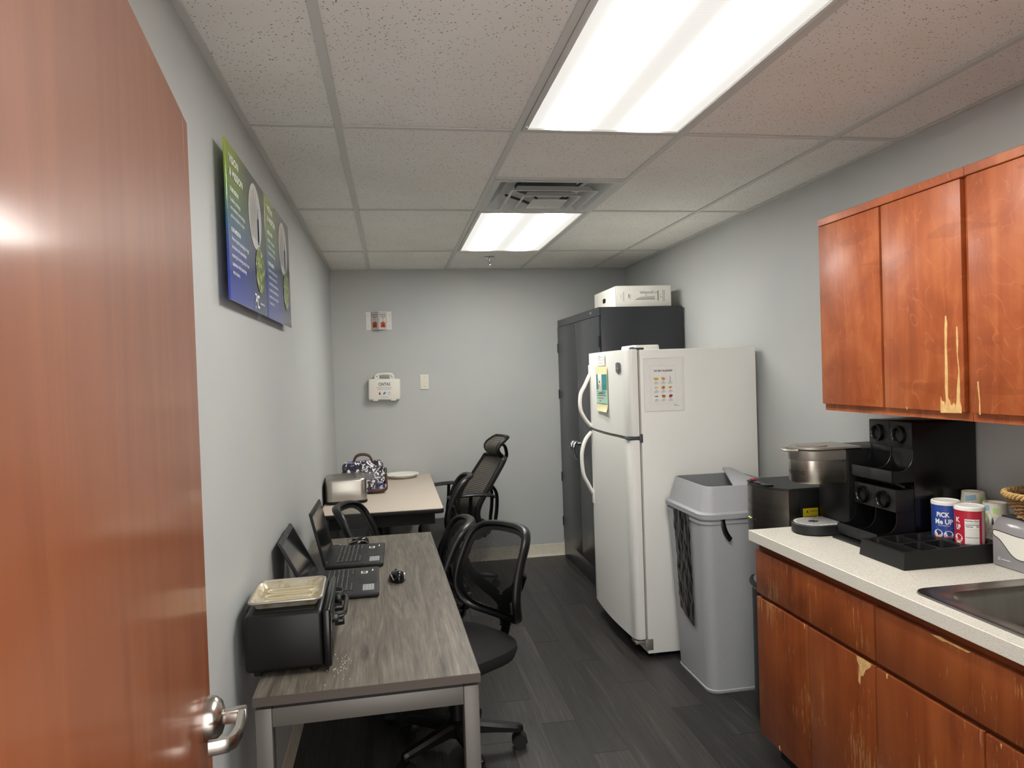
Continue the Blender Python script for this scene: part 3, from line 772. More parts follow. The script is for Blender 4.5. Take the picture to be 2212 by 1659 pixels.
# toaster
ts = thing('toaster', 'brushed steel toaster with four long slots on the far table against the left wall', 'toaster', (-.312, 4.675, TZ), math.radians(5))
W, D, H = .25, .285, .158
link('shell', boolean(G().loft([R(W, D, .04, .016), R(W, D, .04, H-.015), R(W-.008, D-.008, .038, H-.006), R(W-.025, D-.025, .03, H)]).mesh('shell'), [G().box(-.078, .052, y-.010, y+.010, H-.07, H+.02).mesh('c') for y in (-.095, -.04, .025, .08)], 'shell'), STEEL, ts)
link('slot_liner', G().box(-.09, .06, -.12, .11, .03, H-.045), BLACK, ts)
link('base', G().loft([R(W-.006, D-.006, .038, .0015), R(W+.004, D+.004, .042, .006), R(W+.004, D+.004, .042, .018), R(W-.004, D-.004, .038, .022)]), BLACK, ts)
link('end_panel', G().box(-W/2-.006, -W/2+.004, -D/2+.03, D/2-.03, .015, H-.02, .004), BLACK, ts)
link('control_plate', G().box(.068, .105, -.08, .08, H-.001, H+.001), mat('toaster_plate', '#a5a29c', .3, .8), ts)
# handbag
def m_bag():
    m = mat('shiny_patterned_fabric', '#2b2733', .25, coat=.5); v = coords(m)
    f = noise(m, v, 26, 4, .55, 1.4); g = noise(m, v, 9, 2, .5, .5)
    c = ramp(m, f, [(.0, '#16131a'), (.46, '#2a2330'), (.53, '#3a3340'), (.56, '#e3e2e6'), (.75, '#f2f2f4')])
    lk(m, mixc(m, mathn(m, 'GREATER_THAN', g, .6), c, '#6a78b8', 'MULTIPLY'), bsdf(m).inputs['Base Color']); bump(m, f, .5, .004); return m
bg = thing('handbag', 'shiny dark patterned bag with brown handles behind the steel toaster', 'bag', (-.215, 4.935, TZ+.001), math.radians(4))
def bagring(s, z, k): return [(x*(1+.03*math.sin(5*x*20+z*40)), y*(1+.06*math.sin(x*30+k)), z+.006*math.sin(x*25+k)) for x, y in rrect(.29*s[0], .15*s[1], .05*min(s), 6)]
g = G(); g.loft([bagring((.95, .9), .007, 0), bagring((1., 1.), .02, 1), bagring((1.02, 1.05), .09, 2), bagring((.98, .95), .15, 3), bagring((.92, .7), .19, 4), bagring((.8, .42), .213, 5), bagring((.6, .2), .218, 6)])
link('body', g, m_bag(), bg)
BRN = mat('brown_leather', '#4a2a22', .45)
for y in (-.03, .03):
    link('handle', G().tube(catmull([(-.055, y, .175), (-.058, y, .21), (-.04, y, .25), (0, y, .262), (.045, y, .25), (.066, y, .21), (.07, y, .175)], 6, False), .007, 8), BRN, bg)
link('side_strap', G().tube(catmull([(.13, -.02, .12), (.155, -.035, .07), (.15, -.06, .028), (.1, -.085, .02), (.05, -.082, .025)], 6, False), .01, 8, flat=(.004, .012)), BRN, bg)
link('strap_tab', G().box(.145, .16, -.05, -.015, .06, .125, .003), BRN, bg)
link('snap_hook', G().tube([(.152, -.03, .125), (.158, -.03, .145), (.155, -.03, .165), (.148, -.03, .168), (.146, -.03, .15), (.152, -.03, .13)], .003, 8), mat('gunmetal', '#3a3a3c', .3, .9), bg)
# plate
pt = thing('plate', 'white three-compartment plate on the back of the far table', 'plate', (.055, 5.585, TZ))
PLM = mat('white_foam_plate', '#e8e5dc', .45)
link('dish', G().lathe([(0, .004), (.08, .004), (.1, .012), (.122, .026), (.13, .029), (.131, .027), (.118, .02), (.095, .003), (.085, 0), (0, 0)], 44), PLM, pt)
g = G()
for a in (.5, 2.6, 4.7): g.tube([(0, 0, .008), (.05*math.cos(a), .05*math.sin(a), .01), (.1*math.cos(a), .1*math.sin(a), .013)], .0045, 8)
link('divider', g, PLM, pt)

# ------------------------------------------------------------------ chairs
FRAME = mat('chair_frame_black', '#0f0f10', .38, spec=.4); FAB = mottled('seat_fabric_black', '#0d0d0e', '#141415', 400, .85, bs=.2)
MESHF = m_mesh('open_chair_mesh', '#121213', .42, 420)
def chair_base(t, R=.255, seat_z=.42, arms=5, ph=0.):
    hub = G().lathe([(0, .07), (.035, .07), (.045, .085), (.045, .13), (.03, .14), (0, .14)], 20)
    link('hub', hub, FRAME, t)
    link('gas_lift', G().cyl((0, 0, .135), (0, 0, seat_z-.07), .03, .026, 18).cyl((0, 0, seat_z-.1), (0, 0, seat_z-.02), .018, n=14), FRAME, t)
    prot = None
    for k in range(5):
        a = ph+2*PI*k/5
        if prot is None:
            g = G(); rings = []
            for s, w, zt, zb in ((.02, .03, .132, .08), (.06, .028, .13, .085), (R*.6, .022, .112, .078), (R-.012, .02, .098, .07), (R+.008, .017, .093, .07), (R+.015, .01, .088, .072)):
                rings.append([(s, -w, zb), (s, -w*1.05, zt-.012), (s, -w*.6, zt), (s, w*.6, zt), (s, w*1.05, zt-.012), (s, w, zb)])
            g.loft(rings); leg = g.mesh('leg')
            g = G()
            for s in (-1, 1): g.cyl((R, s*.007, .028), (R, s*.023, .028), .027, n=22)
            wheel = g.mesh('wheel')
            hood = G(); hood.cyl((R, 0, .04), (R, 0, .078), .007, n=10)
            rr = []
            for i in range(11):
                b = -.1+PI*1.05*i/10; rr.append([(R+.031*math.cos(b), y, .028+.031*math.sin(b)) for y in (-.024, .024)]+[(R+.026*math.cos(b), y, .028+.026*math.sin(b)) for y in (.024, -.024)])
            hood.loft(rr); hood = hood.mesh('caster'); prot = True
        o = link('leg', leg, FRAME, t); o.rotation_euler = (0, 0, a)
        c = link('caster', hood, FRAME, t); c.rotation_euler = (0, 0, a)
        link('wheel', wheel, mat('caster_black', '#161617', .35), c)
def cushion(t, z, L, W, th, m, name='seat'):
    g = G(); rings = []
    def out(s):
        pts = []
        for i in range(40):
            a = 2*PI*i/40; c, q = math.cos(a), math.sin(a); e = 2/3.2
            pts.append((s*L/2*math.copysign(abs(c)**e, c), s*W/2*math.copysign(abs(q)**e, q)*(1+.06*c)))
        return pts
    for s, dz in ((.85, -th), (.95, -th*.85), (1., -th*.45), (.985, -th*.2), (.93, -.006), (.8, .004), (.55, .006), (.25, .004), (.05, .003)):
        rings.append([(x, y, z+dz-(.02*max(0, (x/(L/2)))**3)) for x, y in out(s)])
    g.loft(rings); return link(name, g, m, t)
def back_x(y, z):
    v = z/.42
    return .085*(y/.22)**2+.05*math.sin(max(0, min(1, v))*PI*.9)*(1-.9*v)*1.2-.085*max(v, 0)**1.6
def task_chair(label, loc, rz):
    t = thing('task_chair', label, 'chair', loc, rz, 'black mesh-back task chairs')
    SZ = .455
    chair_base(t, .25, SZ, ph=0)
    cushion(t, SZ, .45, .46, .075, FAB)
    link('seat_pan', G().prism(rrect(.3, .3, .08), SZ-.09, SZ-.06), FRAME, t)
    Z0 = .50; X0 = -.255
    half = [(0, .372), (.1, .37), (.15, .356), (.178, .318), (.187, .25), (.196, .165), (.196, .095), (.17, .035), (.11, .003), (0, -.008)]
    pts = half+[(-y, z) for y, z in half[-2:0:-1]]
    ol = catmull([(y, z, 0) for y, z in pts], 5)
    P = lambda y, z, d=0.: (X0+back_x(y, z)+d, y, Z0+z)
    g = G(); g.tube([P(y, z) for y, z, _ in ol], .014, 12, closed=True, flat=(.0135, .021), up=(1, 0, 0))
    bk = link('back_frame', g, FRAME, t)
    g = G(); n = len(ol); cy, cz = 0, .18; rings = []
    for k in range(9):
        s = max(k/8*.87, .001); rings.append([P(cy+(y-cy)*s, cz+(z-cz)*s, .004) for y, z, _ in ol])
    g.loft(rings, False, False)
    rim = G(); rim.loft([[P((y)*s, cz+(z-cz)*s, d) for y, z, _ in ol] for s, d in ((1., .004), (.93, .007), (.86, .006), (.86, .001), (.93, .001), (1., -.002))], False, False)
    link('inner_rim', rim, FRAME, t)
    link('back_mesh', g, MESHF, t)
    # Y-shaped rear support
    g = G()
    for s in (-1, 1):
        q = catmull([(0, .06), (s*.05, .09), (s*.12, .135), (s*.19, .215)], 6, False) if False else [(0, .05), (s*.045, .085), (s*.1, .115), (s*.15, .155), (s*.195, .225)]
        q3 = catmull([P(y, z, -.016) for y, z in q], 5, False)
        g.tube(q3, .02, 8, flat=(.03, .008), up=(1, 0, 0))
    g.tube([P(0, -.02, -.018), P(0, .03, -.02), P(0, .09, -.018)], .02, 8, flat=(.045, .01), up=(1, 0, 0))
    link('lumbar_support', g, FRAME, t)
    g = G(); g.tube(catmull([(-.05, 0, SZ-.07), (-.17, 0, SZ-.075), (-.25, 0, SZ-.05), (X0-.02, 0, SZ+.0), (X0-.02, 0, Z0+.06)], 6, False), .016, 10, flat=(.009, .026), up=(0, 1, 0))
    link('back_strut', g, FRAME, t)
    g = G()
    for k in range(5): g.lathe([(.018, -.004), (.027, 0), (.018, .004)], 16, (X0-.018, 0, SZ-.005+k*.011))
    link('strut_bellows', g, BLACK, t)
    return t
def lower(t, dz):
    for ch in t.children:
        if ch.name.split('.')[0] not in ('hub', 'leg', 'caster', 'gas_lift'): ch.location.z -= dz
def fa(x, y): return math.atan2(y, x)
c1 = task_chair('black mesh task chair nearest the camera, its back fully in view beside the desk', (.215, 2.87, 0), fa(-.85, -.53))
lower(clone(c1, (.035, 3.42, 0), fa(-1, .03), 'black mesh task chair at the desk behind the nearest one, back seen edge-on'), .045)
lower(clone(c1, (.0, 3.89, 0), fa(.97, -.25), 'black mesh task chair standing between the desk and the far table'), .035)
clone(c1, (.165, 4.62, 0), fa(-1, .1), 'black mesh task chair tucked under the far table, seen in profile')
# high-back chair with headrest
hc = thing('office_chair', 'tall grey mesh office chair with headrest and arms by the back wall', 'chair', (.41, 5.08, 0), fa(-.985, -.17))
chair_base(hc, .28, .47, ph=.3)
cushion(hc, .47, .5, .5, .08, mottled('dark_grey_seat', '#2c2b29', '#363432', 300, .8))
link('seat_pan', G().prism(rrect(.34, .34, .08), .37, .40), FRAME, hc)
def m_ribmesh():
    m = mat('grey_ribbed_mesh', '#57534c', .6); v = coords(m); sep = nd(m, 'ShaderNodeSeparateXYZ'); lk(m, v, sep.inputs[0])
    s = mathn(m, 'SINE', mathn(m, 'MULTIPLY', sep.outputs[2], 520)); f = mathn(m, 'ADD', mathn(m, 'MULTIPLY', s, .5), .5)
    lk(m, ramp(m, f, [(.2, '#3a3733'), (.8, '#6d6860')]), bsdf(m).inputs['Base Color']); bump(m, f, .3, .002); return m
RIB = m_ribmesh()
prof = [(-.20, .44), (-.165, .53), (-.15, .60), (-.17, .67), (-.22, .75), (-.29, .85), (-.345, .93), (-.36, .955)]
prof = catmull([(x, z-.035, 0) for x, z in prof], 5, False)
def hw(z): return .235-.03*abs((z-.66)/.3)**2
g = G(); fr_l, fr_r = [], []
rings = []
for x, z, _ in prof:
    w = hw(z); rings.append([(x+.055*(k/4)**2, w*k/4, z) for k in range(-4, 5)])
g.loft(rings, closed=False); link('back_mesh', g, RIB, hc)
lp = [r[0] for r in rings]+[r[i] for r in [rings[-1]] for i in range(1, 8)]+[r[-1] for r in rings[::-1]]+[rings[0][i] for i in range(7, 0, -1)]
g = G(); g.tube([(x-.008, y, z) for x, y, z in lp], .016, 8, closed=True, flat=(.014, .02), up=(1, 0, 0)); link('back_frame', g, FRAME, hc)
g = G()
for s in (-1, 1): g.tube(catmull([(-.05, s*.03, .40), (-.25, s*.05, .41), (-.29, s*.06, .5), (-.3, s*.06, .66), (-.25, s*.06, .74)], 6, False), .02, 8, flat=(.012, .022), up=(0, 1, 0))
link('back_bracket', g, FRAME, hc)
hr = []
for i in range(9):
    b = i/8; zz = .935+.13*b; xx = -.345+.055*math.sin(b*PI)-.05*b
    hr.append([(xx+.03*(k/4)**2*(1 if True else 0), .145*k/4*(1-.18*abs(2*b-1)**3), zz) for k in range(-4, 5)])
head = link('headrest', G().loft(hr, closed=False), RIB, hc)
lp = [r[0] for r in hr]+hr[-1][1:-1]+[r[-1] for r in hr[::-1]]+hr[0][7:0:-1]
link('headrest_frame', G().tube([(x-.01, y, z) for x, y, z in lp], .012, 8, closed=True, flat=(.012, .016), up=(1, 0, 0)), FRAME, hc)
link('headrest_post', G().tube(catmull([(-.37, 0, .88), (-.405, 0, .92), (-.40, 0, .98), (-.38, 0, 1.005), (-.34, 0, 1.0)], 6, False), .014, 8, flat=(.01, .03), up=(0, 1, 0)), FRAME, hc)
for s in (-1, 1):
    a = link('armrest', G().tube(catmull([(-.2, s*.3, .685), (-.17, s*.3, .70), (-.05, s*.3, .712), (.08, s*.295, .708), (.12, s*.29, .70)], 5, False), .02, 10, flat=(.036, .013), up=(0, 0, 1)), FRAME, hc)
    link('arm_post', G().tube(catmull([(-.02, s*.2, .42), (-.02, s*.29, .44), (-.03, s*.3, .55), (-.04, s*.3, .70)], 6, False), .016, 8, flat=(.02, .012), up=(1, 0, 0)), FRAME, a)

# ------------------------------------------------------------------ storage cabinet (back right corner)
LOCK = mottled('charcoal_powder_coat', '#2a2c30', '#2e3034', 300, .28, bs=.03)
LOCKS = LOCK
lk_ = thing('storage_cabinet', 'tall charcoal metal storage cabinet in the back right corner', 'cabinet', (1.369, 4.56, 0))
LW, LD, LH = 1.185, .585, 1.945
link('body', G().box(.012, LD, 0, LW, .0, LH, .003), LOCK, lk_)
link('head_rail', G().box(-.002, .012, 0, LW, LH-.055, LH, .002), LOCK, lk_)
link('plinth', G().box(.0, .012, 0, LW, .0, .135, .001), LOCK, lk_)
for k, (a, b) in enumerate(((.006, LW/2-.002), (LW/2+.002, LW-.006))):
    d = link('door', G().box(-.006, .0115, a, b, .138, LH-.058, .003), LOCK, lk_)
    hy = a-.004 if k == 0 else b+.004
    for z in (.25, .62, 1.3, 1.68): link('hinge', G().cyl((-.004, hy, z), (-.004, hy, z+.075), .006, n=10), BLACK, d)
    yy = LW/2+(-.035 if k == 0 else .035)
    h = link('handle', G().cyl((-.006, yy, .985), (-.03, yy, .985), .014, n=16), CHROME, d)
    link('lever', G().tube(catmull([(-.03, yy, 1.0), (-.05, yy, .99), (-.058, yy, .95), (-.05, yy, .9), (-.04, yy, .875)], 5, False), [.012]*10+[.009]*11, 10), CHROME, h)
link('badge', G().box(-.0045, -.002, .17, .215, LH-.034, LH-.016, .001), STEEL, lk_)

# monitor carton on the cabinet
CART = mottled('white_carton', '#dedcd3', '#e5e3da', 20, .7)
bx_ = thing('monitor_carton', 'white monitor carton lying on top of the charcoal storage cabinet', 'box', (1.505, 4.60, 1.9455), math.radians(-1))
link('carton', G().box(0, .385, 0, .55, 0, .142, .002), CART, bx_)
link('end_flap', G().box(-.006, -.001, .004, .52, .004, .14, .001), CART, bx_)
link('hand_hole', G().prism(rrect(.07, .032, .014), -.001, .0015, mx=Matrix.Translation((-.0065, .27, .068)) @ Matrix.Rotation(PI/2, 4, 'Y') @ Matrix.Rotation(PI/2, 4, 'Z')), BLACK, bx_)
mp = flatmap((0, 0, 0), (1, 0, 0), (0, 0, 1), .0006)
LG = mat('print_light_grey', '#b5b4ac', .7); MG = mat('print_mid_grey', '#77766f', .7)
shapes(bx_, [[(.135, .052), (.27, .052), (.27, .07), (.225, .07), (.17, .066)], [(.165, .088), (.255, .088), (.255, .1), (.165, .104)], bar(.205, .07, .212, .088), bar(.255, .091, .29, .098)], mp, LG, 'monitor_drawing')
shapes(bx_, [bar(.133, .048, .27, .052), bar(.289, .04, .296, .108), bar(.25, .1, .256, .108)], mp, MG, 'monitor_drawing')
mpv = flatmap((0, 0, 0), (0, 0, 1), (-1, 0, 0), .0006)
text(bx_, 'AMD', mpv, INK, .008, .055, -.092, .033, bold=.001)
shapes(bx_, [bar(.03, .052, .032, .085), bar(.046, .04, .048, .1), bar(.052, .04, .054, .1), bar(.099, .05, .101, .085)]+[bar(.325+.006*k, .035, .327+.006*k, .11) for k in range(3)], mp, MG, 'small_print')
shapes(bx_, ringpolys(.308, .062, .003, .0045, 12)+ringpolys(.318, .062, .003, .0045, 12)+ringpolys(.308, .08, .003, .0045, 12), mp, MG, 'symbol_print')

# ------------------------------------------------------------------ fridge
fr = thing('fridge', 'white top-freezer fridge standing beside the grey bin', 'fridge', (1.285, 3.572, 0))
FW, FD, FH = .762, .655, 1.628
link('body', G().box(0, FD, 0, FW, .022, FH, .004), FRIDGE, fr)
def fdoor(name, z0, z1, parts):
    n = 14; poly = []
    y0, y1 = .0, FW
    for k in range(7): a = PI/2*k/6; poly.append((-.036+ -.026*math.sin(a)-.004, y0+.034-.034*math.cos(a)))
    for k in range(1, n): t = k/n; poly.append((-.066-.016*math.sin(PI*t), y0+.034+(FW-.068)*t))
    for k in range(7): a = PI/2*(1-k/6); poly.append((-.036-.026*math.sin(a)-.004, y1-.034+.034*math.cos(a)))
    poly += [(-.012, y1), (-.012, y0)]
    d = link(name, G().prism(poly, z0, z1, bev=.006), FRIDGE, fr)
    return d
gk = G()
for z0, z1 in ((.105, 1.148), (1.178, 1.618)): gk.box(-.0115, -.0005, .012, FW-.012, z0, z1, .002)
link('gasket', gk, CREAM, fr)
gk = G()
for z0, z1 in ((.105, 1.148), (1.178, 1.618)): gk.box(-.0085, -.0055, .004, .012, z0, z1)
link('gasket_seam', gk, mat('gasket_strip_grey', '#8a867b', .7), fr)  # darker grey strip beside the cream gasket
fz = fdoor('freezer_door', 1.172, 1.632, None); fd = fdoor('fridge_door', .098, 1.154, None)
def fhandle(d, z0, z1, low):
    # bowed bar; the end next to the door joint is anchored to the door edge, the other ends on a plate
    y = FW-.045
    if low: pts = [(-.07, y, z1-.005), (-.11, y, z1-.055), (-.135, y, z1-.14), (-.13, y, z1-.26), (-.1, y, z0+.06), (-.075, y, z0+.01), (-.068, y, z0)]
    else: pts = [(-.068, y, z1), (-.075, y, z1-.01), (-.1, y, z1-.06), (-.132, y, z0+.2), (-.135, y, z0+.11), (-.105, y, z0+.045), (-.07, y, z0+.003)]
    h = link('handle', G().tube(catmull(pts, 6, False), .012, 10, flat=(.012, .017), up=(0, 1, 0)), WHITE, d)
    zz = z1 if not low else z0
    link('handle_plate', G().box(-.074, -.062, y-.017, y+.017, zz-(.0 if not low else .06), zz+(.06 if not low else .0), .003), WHITE, h)
fhandle(fz, 1.178, 1.50, False); fhandle(fd, .76, 1.15, True)
link('top_hinge', G().box(-.04, .03, .01, .06, FH-.002, FH+.012, .004).cyl((-.03, .03, FH), (-.03, .03, FH+.016), .012, n=14), mat('hinge_grey', '#5b5f63', .4, .6), fr)
link('mid_hinge', G().box(-.075, .004, .004, .06, 1.157, 1.169, .002).box(-.012, .006, -.002, .012, 1.14, 1.185, .002), mat('hinge_grey'), fr)
link('bottom_hinge', G().box(-.065, .01, .006, .075, .074, .092, .003).box(-.012, .03, -.001, .004, .04, .1, .002), mat('hinge_zinc', '#a19d94', .4, .7), fr)
link('toe_grille', G().box(.012, .03, .01, FW-.01, .02, .1), BLACK, fr)
for y in (.04, FW-.04): link('foot', G().cyl((.05, y, 0), (.05, y, .03), .018, n=14).cyl((FD-.05, y, 0), (FD-.05, y, .03), .018, n=14), BLACK, fr)
badge = [(-.036, .028), (0, .033), (.036, .028), (.036, -.018), (0, -.03), (-.036, -.018)]
bd = link('badge', G().prism(badge, -.001, .003, mx=Matrix.Translation((-.0745, .135, 1.535)) @ Matrix(((0, 0, -1, 0), (-1, 0, 0, 0), (0, 1, 0, 0), (0, 0, 0, 1))), bev=.0008), mat('badge_grey', '#74767a', .3, .6), fz)
shapes(bd, [bar(-.014, -.002, .014, .001)], flatmap((-.0778, .135, 1.535), (0, -1, 0), (0, 0, 1), .0004), mat('badge_line', '#c2c4c6', .4), 'badge_print')
link('dimple', G().cyl((-.0815, .30, .78), (-.083, .30, .78), .004, n=10), WHITE, fd)

# allergen poster in plastic sleeve on the fridge side (local x right, z up)
al = thing('allergen_sheet', 'printed big nine allergens sheet in a clear sleeve on the fridge side', 'sheet', (1.304, 3.5715, 1.30))
SW_, SH_ = .222, .282
mpa = flatmap((0, -.0012, 0), (1, 0, 0), (0, 0, 1), .0004)
link('sheet', G().box(.003, SW_-.012, -.001, -.0002, .003, SH_-.003), PAPER, al)
link('sleeve', G().box(0, SW_, -.0016, -.0013, 0, SH_), mat('clear_sleeve', '#e6e6e2', .25, alpha=.05), al)
mpa = flatmap((0, -.0018, 0), (1, 0, 0), (0, 0, 1), .0004)
shapes(al, outline(.036, .04, .178, .242, .0007)+outline(0, 0, SW_, SH_, .0009), mpa, mat('faint_grey_line', '#b9b8b1', .7), 'border')
text(al, 'THE \u201cBIG 9 ALLERGENS\u201d', mpa, INK, .0095, .108, .21, .106, 'c', bold=.001)
foods = [('#d8ac45', .017, .008), ('#d69c6c', .013, .009), ('#c9c9c4', .005, .014), ('#e0cf8e', .014, .005), ('#c0803e', .013, .008), ('#d1a05c', .012, .006), ('#7d8288', .013, .004), ('#b0703a', .013, .009), ('#a83236', .013, .008)]
for k, (c, rx, ry) in enumerate(foods):
    cx = .068+.039*(k % 3); cz = .172-.046*(k//3)
    pts = [(cx+rx*.8*math.cos(a)*(1+.18*math.sin(3*a+k)), cz+ry*math.sin(a)*(1+.2*math.cos(2*a+k))+(.5*rx*math.cos(a)*.6 if k == 8 else 0)) for a in [2*PI*i/18 for i in range(18)]]
    shape(al, pts, mpa, mat('food_'+c[1:], c, .7), 'food_picture')
    shapes(al, [bar(cx-.006, cz-.016, cx+.006, cz-.0145)], mpa, INK, 'caption')
    shapes(al, [bar(cx-.012, cz-.0205-.0035*q, cx+(.013 if q < 2 else .004), cz-.0195-.0035*q) for q in range(3)], mpa, GREYINK, 'small_print')
shapes(al, [[(.162, .03), (.172, .037), (.175, .036), (.165, .029)], bar(.17, .028, .19, .03)], mpa, MG, 'scribble')

# things stuck on the freezer door
def door_x(y): t = (y-.034)/(FW-.068); return -.066-.016*math.sin(PI*max(0, min(1, t)))
XD = 1.285+door_x(.4)
fl = thing('flyer', 'teal and pale yellow flyer stuck on the freezer door', 'flyer', (XD-.0035, 3.893, 1.288), math.radians(0.))
def fsheet(y0, y1, z0, z1, curl=.012):
    g = G()
    def f(u, v):
        y = y0+(y1-y0)*u; z = z0+(z1-z0)*v; c = max(0, .16-v)/.16
        return (-.001-curl*c*c*(1-.8*u if True else 1), y, z)
    g.grid(f, 6, 24); return g
link('sheet', fsheet(-.02, .2, 0, .262), mat('pale_yellow_paper', '#e4ddae', .6), fl)
mpf = flatmap((-.0012, .2, 0), (0, -1, 0), (0, 0, 1), .0006)
shape(fl, bar(.008, .045, .212, .215), mpf, mat('flyer_mint', '#a9d8c6', .5), 'mint_panel')
mpf2 = flatmap((-.0012, .2, 0), (0, -1, 0), (0, 0, 1), .0012)
shape(fl, bar(.008, .125, .212, .215), mpf2, mat('flyer_teal', '#2f8d8c', .5), 'teal_panel')
shapes(fl, [bar(.02+.004*(k % 2), .112-.011*k, .19-.01*(k % 2), .116-.011*k) for k in range(3)]+[bar(.008, .045, .212, .047)], mpf2, mat('flyer_dark_print', '#35665c', .6), 'print')
shapes(fl, [bar(.03, .074, .15, .079), bar(.06, .058, .1, .063)], mpf2, mat('flyer_red_print', '#c0654e', .6), 'print')
mg = thing('magnet_strip', 'white printed magnet clip holding the teal flyer on the freezer', 'magnet', (XD-.006, 4.0, 1.452))
mg.rotation_euler = (math.radians(-2), 0, 0)
link('clip', G().box(-.006, 0, -.032, .032, -.052, .052, .002), WHITE, mg)
mm = flatmap((-.006, .032, -.052), (0, -1, 0), (0, 0, 1), .0006)
shapes(mg, [ell(.034, .06, .012, .007, 16)], mm, REDINK, 'print'); shapes(mg, [ell(.016, .035, .009, .016, 16)], mm, mat('magnet_orange', '#d08a55', .6), 'print')
shapes(mg, [bar(.026, .074, .03, .08), bar(.045, .074, .05, .08), bar(.05, .03, .053, .036)], mm, INK, 'print')
nt = thing('note_card', 'small white lined notice at the top of the freezer door', 'note', (XD-.003, 3.912, 1.552))
link('card', G().box(-.002, -.0002, 0, .135, 0, .066, .0004, 1), PAPER, nt)
mn = flatmap((-.002, .135, 0), (0, -1, 0), (0, 0, 1), .0006)
shapes(nt, [bar(.012, .046, .12, .048), bar(.012, .032, .118, .034), bar(.012, .018, .118, .0195), bar(.012, .011, .1, .0125)], mn, mat('note_print', '#a8776c', .7), 'print')
shapes(nt, [bar(.01, .053, .06, .056), bar(.01, .039, .05, .041), bar(.0, .0, .135, .002)], mn, MG, 'print')
# white plastic tray lying on the fridge
wt = thing('plastic_tray', 'shallow white plastic tray lying on top of the fridge', 'tray', (1.37, 3.80, FH))
link('tray', G().loft([R(.154, .224, .026, 0), R(.156, .226, .026, .004), R(.152, .222, .025, .024), R(.146, .216, .024, .029), R(.13, .2, .02, .029)]), WHITE, wt)

# ------------------------------------------------------------------ grey bin
bn = thing('waste_bin', 'tall grey square waste bin with a hooded swing lid beside the fridge', 'bin', (1.60, 3.295, 0))
def sq(wx, wy, r, z): return ring3(rrect(wx, wy, r, 6), z)
g = G(); g.loft([sq(.375, .385, .05, .0), sq(.38, .39, .05, .012), sq(.372, .382, .05, .016), sq(.435, .455, .055, .80), sq(.445, .465, .055, .802), sq(.445, .465, .055, .815), sq(.425, .445, .05, .815), sq(.36, .37, .045, .03)])
link('body', g, TRASHG, bn)
g = G(); g.loft([sq(.446, .466, .055, .826), sq(.452, .484, .058, .826), sq(.456, .488, .058, .848), sq(.444, .476, .056, .854), sq(.425, .455, .055, .856), sq(.372, .40, .045, .962), sq(.366, .394, .044, .97), sq(.352, .38, .04, .97), sq(.36, .388, .042, .955), sq(.41, .44, .05, .86), sq(.42, .45, .05, .826)], False, False)
ld = link('lid', g, TRASHG, bn)
fx = G()
def flap(u, v):
    a = Vector((-.03, -.178, .955)).lerp(Vector((.085, .178, 1.0)), v); b = Vector((.178, -.178, .95)).lerp(Vector((.178, .178, .97)), v)
    p = a.lerp(b, u); return (p.x, p.y, p.z+.012*math.sin(PI*u))
rings = []
for k in range(9):
    rings.append([flap(i/8, k/8) for i in range(9)]+[(x, y, z-.008) for x, y, z in [flap(i/8, k/8) for i in range(8, -1, -1)]])
fx.loft(rings)
link('swing_flap', fx, TRASHG, ld)
# black bag hanging out of the bin
BAG = mat('black_bin_liner', '#0b0b0c', .38, spec=.5)
def m_bagbump():
    m = BAG; v = coords(m, (1, 1, .45)); f = noise(m, v, 26, 4, .55, 1.); bump(m, f, .16, .005)
m_bagbump()
lin = thing('bin_liner', 'crumpled black bin liner hanging over the side of the grey bin', 'bag', (1.60, 3.295, 0))
g = G()
from mathutils import noise as mnoise
def drape(u, v):
    # hangs on the -x side of the bin, from under the lid down
    z = .825-v*(.50+.05*u); y = .1-.19*u*(1-.12*v)-.012*v
    wx = .2175-(.0315)*(0.8-min(z, .8))/.8
    n = mnoise.noise(Vector((u*5, v*9, .3)))+.6*mnoise.noise(Vector((u*11, v*18, 4.)))
    return (-wx-.008-.0045*n, y+.003*mnoise.noise(Vector((v*8, u*2, 9.))), z)
g.grid(drape, 26, 60)
link('overhang', g, BAG, lin)
g = G()
g.tube(catmull([(-.12, -.229, .822), (-.118, -.235, .79), (-.108, -.236, .76), (-.093, -.236, .735), (-.085, -.236, .728)], 6, False), .012, 8, flat=(.012, .004), up=(0, 1, 0))
link('corner_tail', g, BAG, lin)

# ------------------------------------------------------------------ water cooler
COOLS = m_brushed('black_stainless', '#8a8580', .3, (3, 3, 90))
wc = thing('water_cooler', 'black and steel water cooler between the grey bin and the counter', 'water cooler', (1.54, 2.76, 0))
def front(b, back, z, hw=.155, bulge=.07, n=12):
    pts = [(b-bulge*math.cos(PI/2*(2*k/n-1))**.8 if abs(2*k/n-1) < 1 else b, -hw+2*hw*k/n) for k in range(n+1)]
    return [(x, y, z) for x, y in pts]+[(back, hw, z), (back, -hw, z)]
link('lower_body', G().loft([front(.0, .34, .03, .15, .055), front(.0, .34, .585, .15, .055)]), DARKG, wc)
link('plinth', G().loft([front(.012, .33, 0, .145, .05), front(.012, .33, .032, .145, .05)]), BLACKG, wc)
link('column', G().box(.1, .34, -.15, .15, .585, .83, .004), BLACK, wc)
link('head', G().loft([front(.0, .05, .82), front(.0, .05, 1.022)]), COOLS, wc)
link('head_rear', G().box(.0505, .34, -.1555, .1555, .82, 1.024, .003), BLACK, wc)
link('top_cover', G().loft([front(.004, .34, 1.0225, .154), front(.004, .34, 1.031, .152)]), DARKG, wc)
dt = link('drip_tray', G().loft([front(-.005, .1, .586, .14, .06), front(-.012, .1, .602, .145, .062), front(-.008, .1, .61, .142, .06)]), BLACKG, wc)
